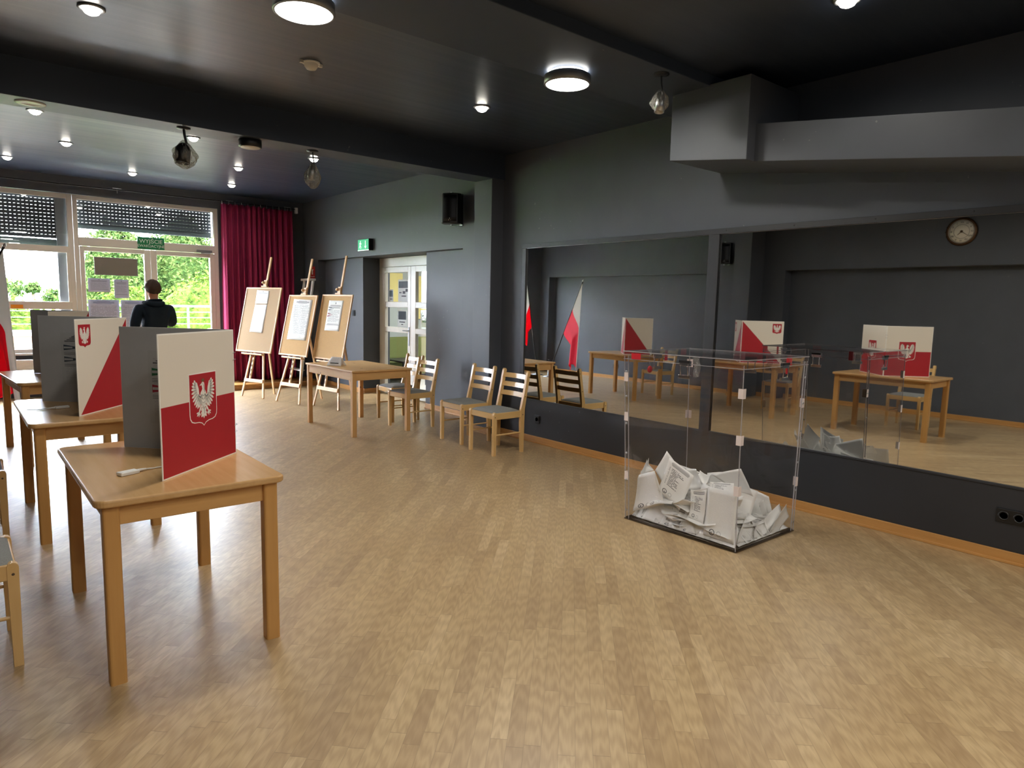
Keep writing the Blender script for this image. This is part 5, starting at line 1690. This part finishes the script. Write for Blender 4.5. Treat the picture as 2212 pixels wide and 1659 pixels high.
# ================================================================ THE PERSON AT THE DOOR
def skin_mesh(name, nodes, edges, mat, parent, root, levels=2):
    bm = bmesh.new()
    lay = bm.verts.layers.skin.verify()
    idx = {}
    for k, (p, r) in nodes.items():
        v = bm.verts.new(p)
        rx, ry = r if isinstance(r, tuple) else (r, r)
        v[lay].radius = (rx, ry)
        v[lay].use_root = (k == root)
        idx[k] = v
    for a, c in edges: bm.edges.new((idx[a], idx[c]))
    me = bpy.data.meshes.new(name+'_tmp')
    bm.to_mesh(me); bm.free()
    o = bpy.data.objects.new(name+'_tmp', me)
    COL.objects.link(o)
    sm = o.modifiers.new('skin', 'SKIN')
    sm.use_smooth_shade = True
    sm.branch_smoothing = 0.6
    sd = o.modifiers.new('sub', 'SUBSURF')
    sd.levels = sd.render_levels = levels
    dg = bpy.context.evaluated_depsgraph_get()
    m2 = bpy.data.meshes.new_from_object(o.evaluated_get(dg))
    m2.name = name
    bpy.data.objects.remove(o)
    m2.materials.clear(); m2.materials.append(mat)
    for p in m2.polygons: p.use_smooth = True
    n = bpy.data.objects.new(name, m2)
    COL.objects.link(n)
    n.parent = parent
    return n

def person():
    N, E = {}, []
    def chain(*items, frm=None):
        prev = frm
        for k, p, r in items:
            N[k] = (p, r)
            if prev: E.append((prev, k))
            prev = k
    chain(('pelvis', (0, 0, .96), (.145, .105)), ('waist', (0, .0, 1.12), (.135, .095)), ('chest', (0, .005, 1.30), (.160, .108)), ('upper', (0, -.005, 1.41), (.120, .075)),
          ('neck0', (0, .0, 1.495), (.060, .060)), ('neck1', (0, .012, 1.555), (.053, .055)), ('skull0', (0, .022, 1.615), (.066, .082)), ('skull1', (0, .020, 1.685), (.076, .096)), ('skull2', (0, .010, 1.742), (.048, .062)))
    chain(('nose', (0, .125, 1.645), .012), frm='skull0')
    for s, n in ((-1, 'l'), (1, 'r')):
        chain(('ear'+n, (s*.084, .012, 1.645), (.010, .020)), frm='skull0')
        chain(('hip'+n, (s*.092, 0, .90), (.088, .090)), ('knee'+n, (s*.105, .025, .49), (.058, .062)), ('calf'+n, (s*.105, .0, .33), (.052, .056)), ('ankle'+n, (s*.11, -.01, .085), (.036, .042)), ('toe'+n, (s*.125, .13, .035), (.036, .024)), frm='pelvis')
    arms = {'l': [(-.185, -.005, 1.415), (-.262, -.045, 1.185), (-.215, .155, 1.06)], 'r': [(.185, -.005, 1.415), (.250, .055, 1.20), (.235, .285, 1.315)]}
    for n, (sh, el, wr) in arms.items():
        chain(('sh'+n, sh, .052), ('el'+n, el, .045), ('wr'+n, wr, (.030, .026)), frm='upper')
        d = (Vector(wr)-Vector(el)).normalized()
        sd = d.cross(Vector((0, 0, 1))).normalized()
        upv = sd.cross(d)
        palm = Vector(wr)+d*.055
        chain(('palm'+n, palm, (.034, .017)), ('palmend'+n, palm+d*.035, (.036, .015)), frm='wr'+n)
        for k, (off, ln) in enumerate(((-.030, .060), (-.010, .072), (.010, .068), (.029, .052))):
            b0 = palm+d*.050+sd*off
            b1 = b0+d*ln*.55-upv*.012
            b2 = b1+d*ln*.35-upv*.026
            chain((f'f{n}{k}a', b0, .0092), (f'f{n}{k}b', b1, .0082), (f'f{n}{k}c', b2, .0070), frm='palmend'+n)
        sg = 1 if n == 'l' else -1
        th = Vector(wr)+d*.03+sd*(sg*.034)
        chain((f't{n}a', th, .012), (f't{n}b', th+d*.035+sd*(sg*.020)-upv*.008, .0095), (f't{n}c', th+d*.060+sd*(sg*.014)-upv*.022, .0078), frm='wr'+n)
    rootm = skin_mesh('person', N, E, M['skin'], None, 'pelvis')
    rootm.location = (2.115, 9.80, 0)
    rootm.rotation_euler = (0, 0, R(10))
    tag(rootm, 'person in a dark jacket seen from behind, pushing at the glass exit door', 'person', None, 'thing')
    # jacket
    J, F = {}, []
    def jc(*items, frm=None):
        prev = frm
        for k, p, r in items:
            J[k] = (p, r)
            if prev: F.append((prev, k))
            prev = k
    jc(('hem', (0, 0, .86), (.182, .140)), ('waist', (0, .0, 1.05), (.172, .130)), ('chest', (0, .0, 1.27), (.196, .140)), ('upper', (0, -.012, 1.42), (.178, .118)), ('collar', (0, -.008, 1.50), (.088, .082)), ('collar2', (0, -.004, 1.535), (.076, .074)))
    for n, (sh, el, wr) in arms.items():
        s_, e_, w_ = Vector(sh), Vector(el), Vector(wr)
        jc(('sh'+n, s_+Vector((0, 0, .008)), .094), ('mid'+n, (s_+e_)/2+Vector(((-.008 if n == 'l' else .008), 0, 0)), .074), ('el'+n, e_, .066), ('fa'+n, (e_+w_)/2, .058), ('cuff'+n, e_+(w_-e_)*.97, .048), frm='upper')
    skin_mesh('jacket', J, F, M['jacket'], rootm, 'chest')
    # soft hood lying on the shoulders
    hb = MB().tube([(-.115, .03, 1.485), (-.10, -.065, 1.475), (0, -.115, 1.455), (.10, -.065, 1.475), (.115, .03, 1.485)], [.022, .036, .046, .036, .022], 12)
    hb.build('hood', M['jacket'], rootm, subsurf=1)
    T, G = {}, []
    T['w'] = ((0, 0, .965), (.158, .118))
    for s, n in ((-1, 'l'), (1, 'r')):
        pr = 'w'
        for k, p, r in (('hip'+n, (s*.095, 0, .88), (.102, .104)), ('knee'+n, (s*.106, .022, .49), (.074, .078)), ('shin'+n, (s*.107, .0, .28), (.066, .070)), ('hem'+n, (s*.11, -.005, .075), (.062, .066))):
            T[k] = (p, r); G.append((pr, k)); pr = k
    skin_mesh('trousers', T, G, M['trousers'], rootm, 'w')
    for s in (-1, 1):
        sb = MB().prism([(a*.047+s*.118, c*.135+.055) for a, c in ((-1, -.8), (-.6, -1), (.6, -1), (1, -.8), (1, .5), (.6, .95), (0, 1.05), (-.6, .95), (-1, .5))], 0.0, 0.072, lambda a, c, d: (a, c, d*(1-.35*max(0, (c-.05)/.15))))
        sb.build('shoe', M['shoe'], rootm, bevel=0.012, seg=3)
    # short hair: cap over the skull, down to the nape
    hr = random.Random(5)
    def hair(u, v):
        a = 2*PI*u
        back = -math.sin(a)                      # 1 at the nape, -1 at the forehead
        low = 0.30*PI + (0.36*PI if back > 0 else 0.22*PI)*(0.5+0.5*back if back > 0 else 0.5+0.2*back) + (.12*PI if back > -.2 else 0)
        th = v*min(low, 0.74*PI)
        rr = 1+0.035*math.sin(9*a+6*v)+0.025*math.sin(21*a-11*v)
        return (0.088*math.sin(th)*math.cos(a)*rr, 0.016+0.112*math.sin(th)*math.sin(a)*rr, 1.672+0.104*math.cos(th)*rr)
    MB().grid(hair, 48, 18).build('hair', M['hair'], rootm, solid=0.012)
    for s in (-1, 1):
        MB().lathe([(0, -.011), (.008, -.008), (.011, 0), (.008, .008), (0, .011)], 12, (s*.032, .100, 1.668), (0, 1, 0)).build('eye', M['dial'], rootm)
    MB().bar((-.024, .112, 1.600), (.024, .112, 1.600), .008, .006, (0, 0, 1)).build('mouth', M['red_print'], rootm)
    return rootm
person()
o = MB().grid(lambda u, v: (1.828+.055*u+.02*v, 9.925+.05*u, 1.115+.11*v-.03*u+.012*math.sin(4*u)), 6, 6).build('paper_slip', M['paper'], solid=0.001)
tag(o, 'crumpled white paper held in the hand of the person', 'paper', None, 'thing')

# ================================================================ OUTDOORS
b = MB().box((-8, 12.75, -0.15), (14, 15.3, -0.02))
struct(b.build('terrace', M['paving']), 'pale paved terrace outside the glass door', 'terrace')
b = MB().box((-30, 15.3, -0.6), (40, 60, -0.3))
M['lawn'] = plain('lawn', '#6f9a3f', 0.9, 0, 0.25, 3)
struct(b.build('ground', M['lawn']), 'green lawn beyond the terrace', 'ground')
b = MB().box((-8, 15.0, -0.02), (14, 15.22, 0.705), 0)
b.box((-8, 14.97, 0.705), (14, 15.25, 0.80), 1)
b.box((-8, 14.95, 0.80), (14, 15.27, 0.90), 2)
struct(b.build('parapet_wall', [M['render'], M['brick'], M['sill']], bevel=0.006), 'low terrace wall with a brick course and white coping', 'wall')
t = thing('railing', 'thin steel railing with wires along the terrace wall', 'railing', (0, 15.08, 0))
MB().tube([(-8, 0, 1.375), (14, 0, 1.375)], 0.022, 10).build('handrail', M['rail_metal'], t)
for z in (1.255, 1.14, 1.015): MB().tube([(-8, 0, z), (14, 0, z)], 0.008, 6).build('wire', M['rail_metal'], t)
for x in (-4.4, -2.2, 0.0, 2.2, 3.89, 6.1, 8.3): MB().box((x-.018, -.018, 0.90), (x+.018, .018, 1.37)).build('post', M['rail_metal'], t)

def leaves(n, fn, size, seed, droop=0.0):
    rr = random.Random(seed)
    bb = MB()
    for i in range(n):
        c, out = fn(rr)
        c = Vector(c)
        nrm = (Vector(out).normalized()*0.8 + Vector((rr.gauss(0, .6), rr.gauss(0, .6), rr.gauss(.2, .6)))).normalized()
        a = nrm.orthogonal().normalized()
        a = Matrix.Rotation(rr.uniform(0, 6.28), 3, nrm) @ a
        c2 = nrm.cross(a)
        s = size*rr.uniform(.6, 1.3)
        bb.add([c-a*s, c+c2*s*.42+nrm*s*.12, c+a*s, c-c2*s*.42+nrm*s*.12], [(0, 1, 2, 3)], 0, False)
    return bb
# clipped rounded hedge, and the looser trees behind it
def blob_fn(blobs):
    def f(rr):
        while True:
            (cx, cy, cz, rx, ry, rz) = rr.choice(blobs)
            th, ph = rr.uniform(PI, 2*PI), rr.uniform(-.55, PI/2)
            d = Vector((math.cos(th)*math.cos(ph), math.sin(th)*math.cos(ph), math.sin(ph)))
            k = 1+.06*math.sin(9*th+5*ph)+.05*rr.gauss(0, 1)
            p = Vector((cx+d.x*rx*k, cy+d.y*ry*k, cz+d.z*rz*k))
            if p.z > -.3: return p, d
    return f
def core(blobs, parent, sc=0.93):
    bb = MB()
    for (cx, cy, cz, rx, ry, rz) in blobs:
        def fn(u, v):
            a, c = 2*PI*u, PI*(v-.5)
            return (cx+math.cos(a)*math.cos(c)*rx*sc, cy+math.sin(a)*math.cos(c)*ry*sc, max(-.32, cz+math.sin(c)*rz*sc))
        bb.grid(fn, 20, 12)
    return bb
hedge = [(5.2, 18.4, .45, 1.5, 1.0, 1.55), (3.4, 18.3, .3, 1.1, .9, 1.35), (7.2, 18.5, .4, 1.4, 1.0, 1.6), (2.4, 18.6, .2, .6, .8, 1.15), (1.1, 17.6, .15, 1.3, .8, 1.17), (-1.2, 17.6, .15, 1.3, .8, 1.2)]
t = thing('hedge', 'rounded yellow-green clipped hedge beyond the terrace railing', 'hedge', (0, 0, 0))
core(hedge, t, .95).build('inner_twigs', M['hedge'], t)
leaves(15000, blob_fn(hedge), .055, 2).build('foliage', M['hedge'], t)
trees = [((3.75, 21.7, 1.9, .9, .8, 1.5), 'leafy tree rising behind the hedge, by the door frame'),
         ((5.75, 22.6, 2.0, 1.05, .9, 1.8), 'broad leafy tree rising behind the middle of the hedge'),
         ((7.9, 21.6, 2.0, 1.0, .9, 1.7), 'broad leafy tree behind the hedge on the curtain side')]
for i, (bl, lb) in enumerate(trees):
    t = thing('tree', lb, 'tree', (bl[0], bl[1], -.3), 0, 'trees behind the hedge')
    loc = [(0, 0, bl[2]+.3, bl[3], bl[4], bl[5])]
    MB().tube([(0, 0, 0), (.05, 0, bl[2]*.6), (0, 0, bl[2]+.6)], [.11, .08, .04], 8).build('trunk', M['bark'], t)
    core(loc, t, .9).build('inner_twigs', M['leaf'], t)
    leaves(6000, blob_fn(loc), .062, 11+i).build('foliage', M['leaf'], t)
for i, (x, z, r, lb) in enumerate(((1.24, 1.64, .24, 'small spreading tree outside, beside the flag'), (1.62, 1.68, .14, 'small upright palm-like tree outside the window'), (2.0, 1.46, .24, 'round bush outside the window near its frame'))):
    t = thing('small_tree' if i < 2 else 'bush', lb, 'tree' if i < 2 else 'bush', (x, 19.2, -.3))
    MB().tube([(0, 0, 0), (.02, 0, z*.6), (0, 0, z+.3)], [.05, .045, .03], 8).build('trunk', M['bark'], t)
    def spray(rr, r=r, z=z):
        a, c = rr.uniform(0, 2*PI), rr.uniform(-.7, 1.2)
        d = Vector((math.cos(a)*math.cos(c), math.sin(a)*math.cos(c), math.sin(c)))
        return d*r*rr.uniform(.35, 1.15)+Vector((0, 0, z+.3)), d
    leaves(420, spray, .06, 40+i).build('foliage', M['leaf'], t)
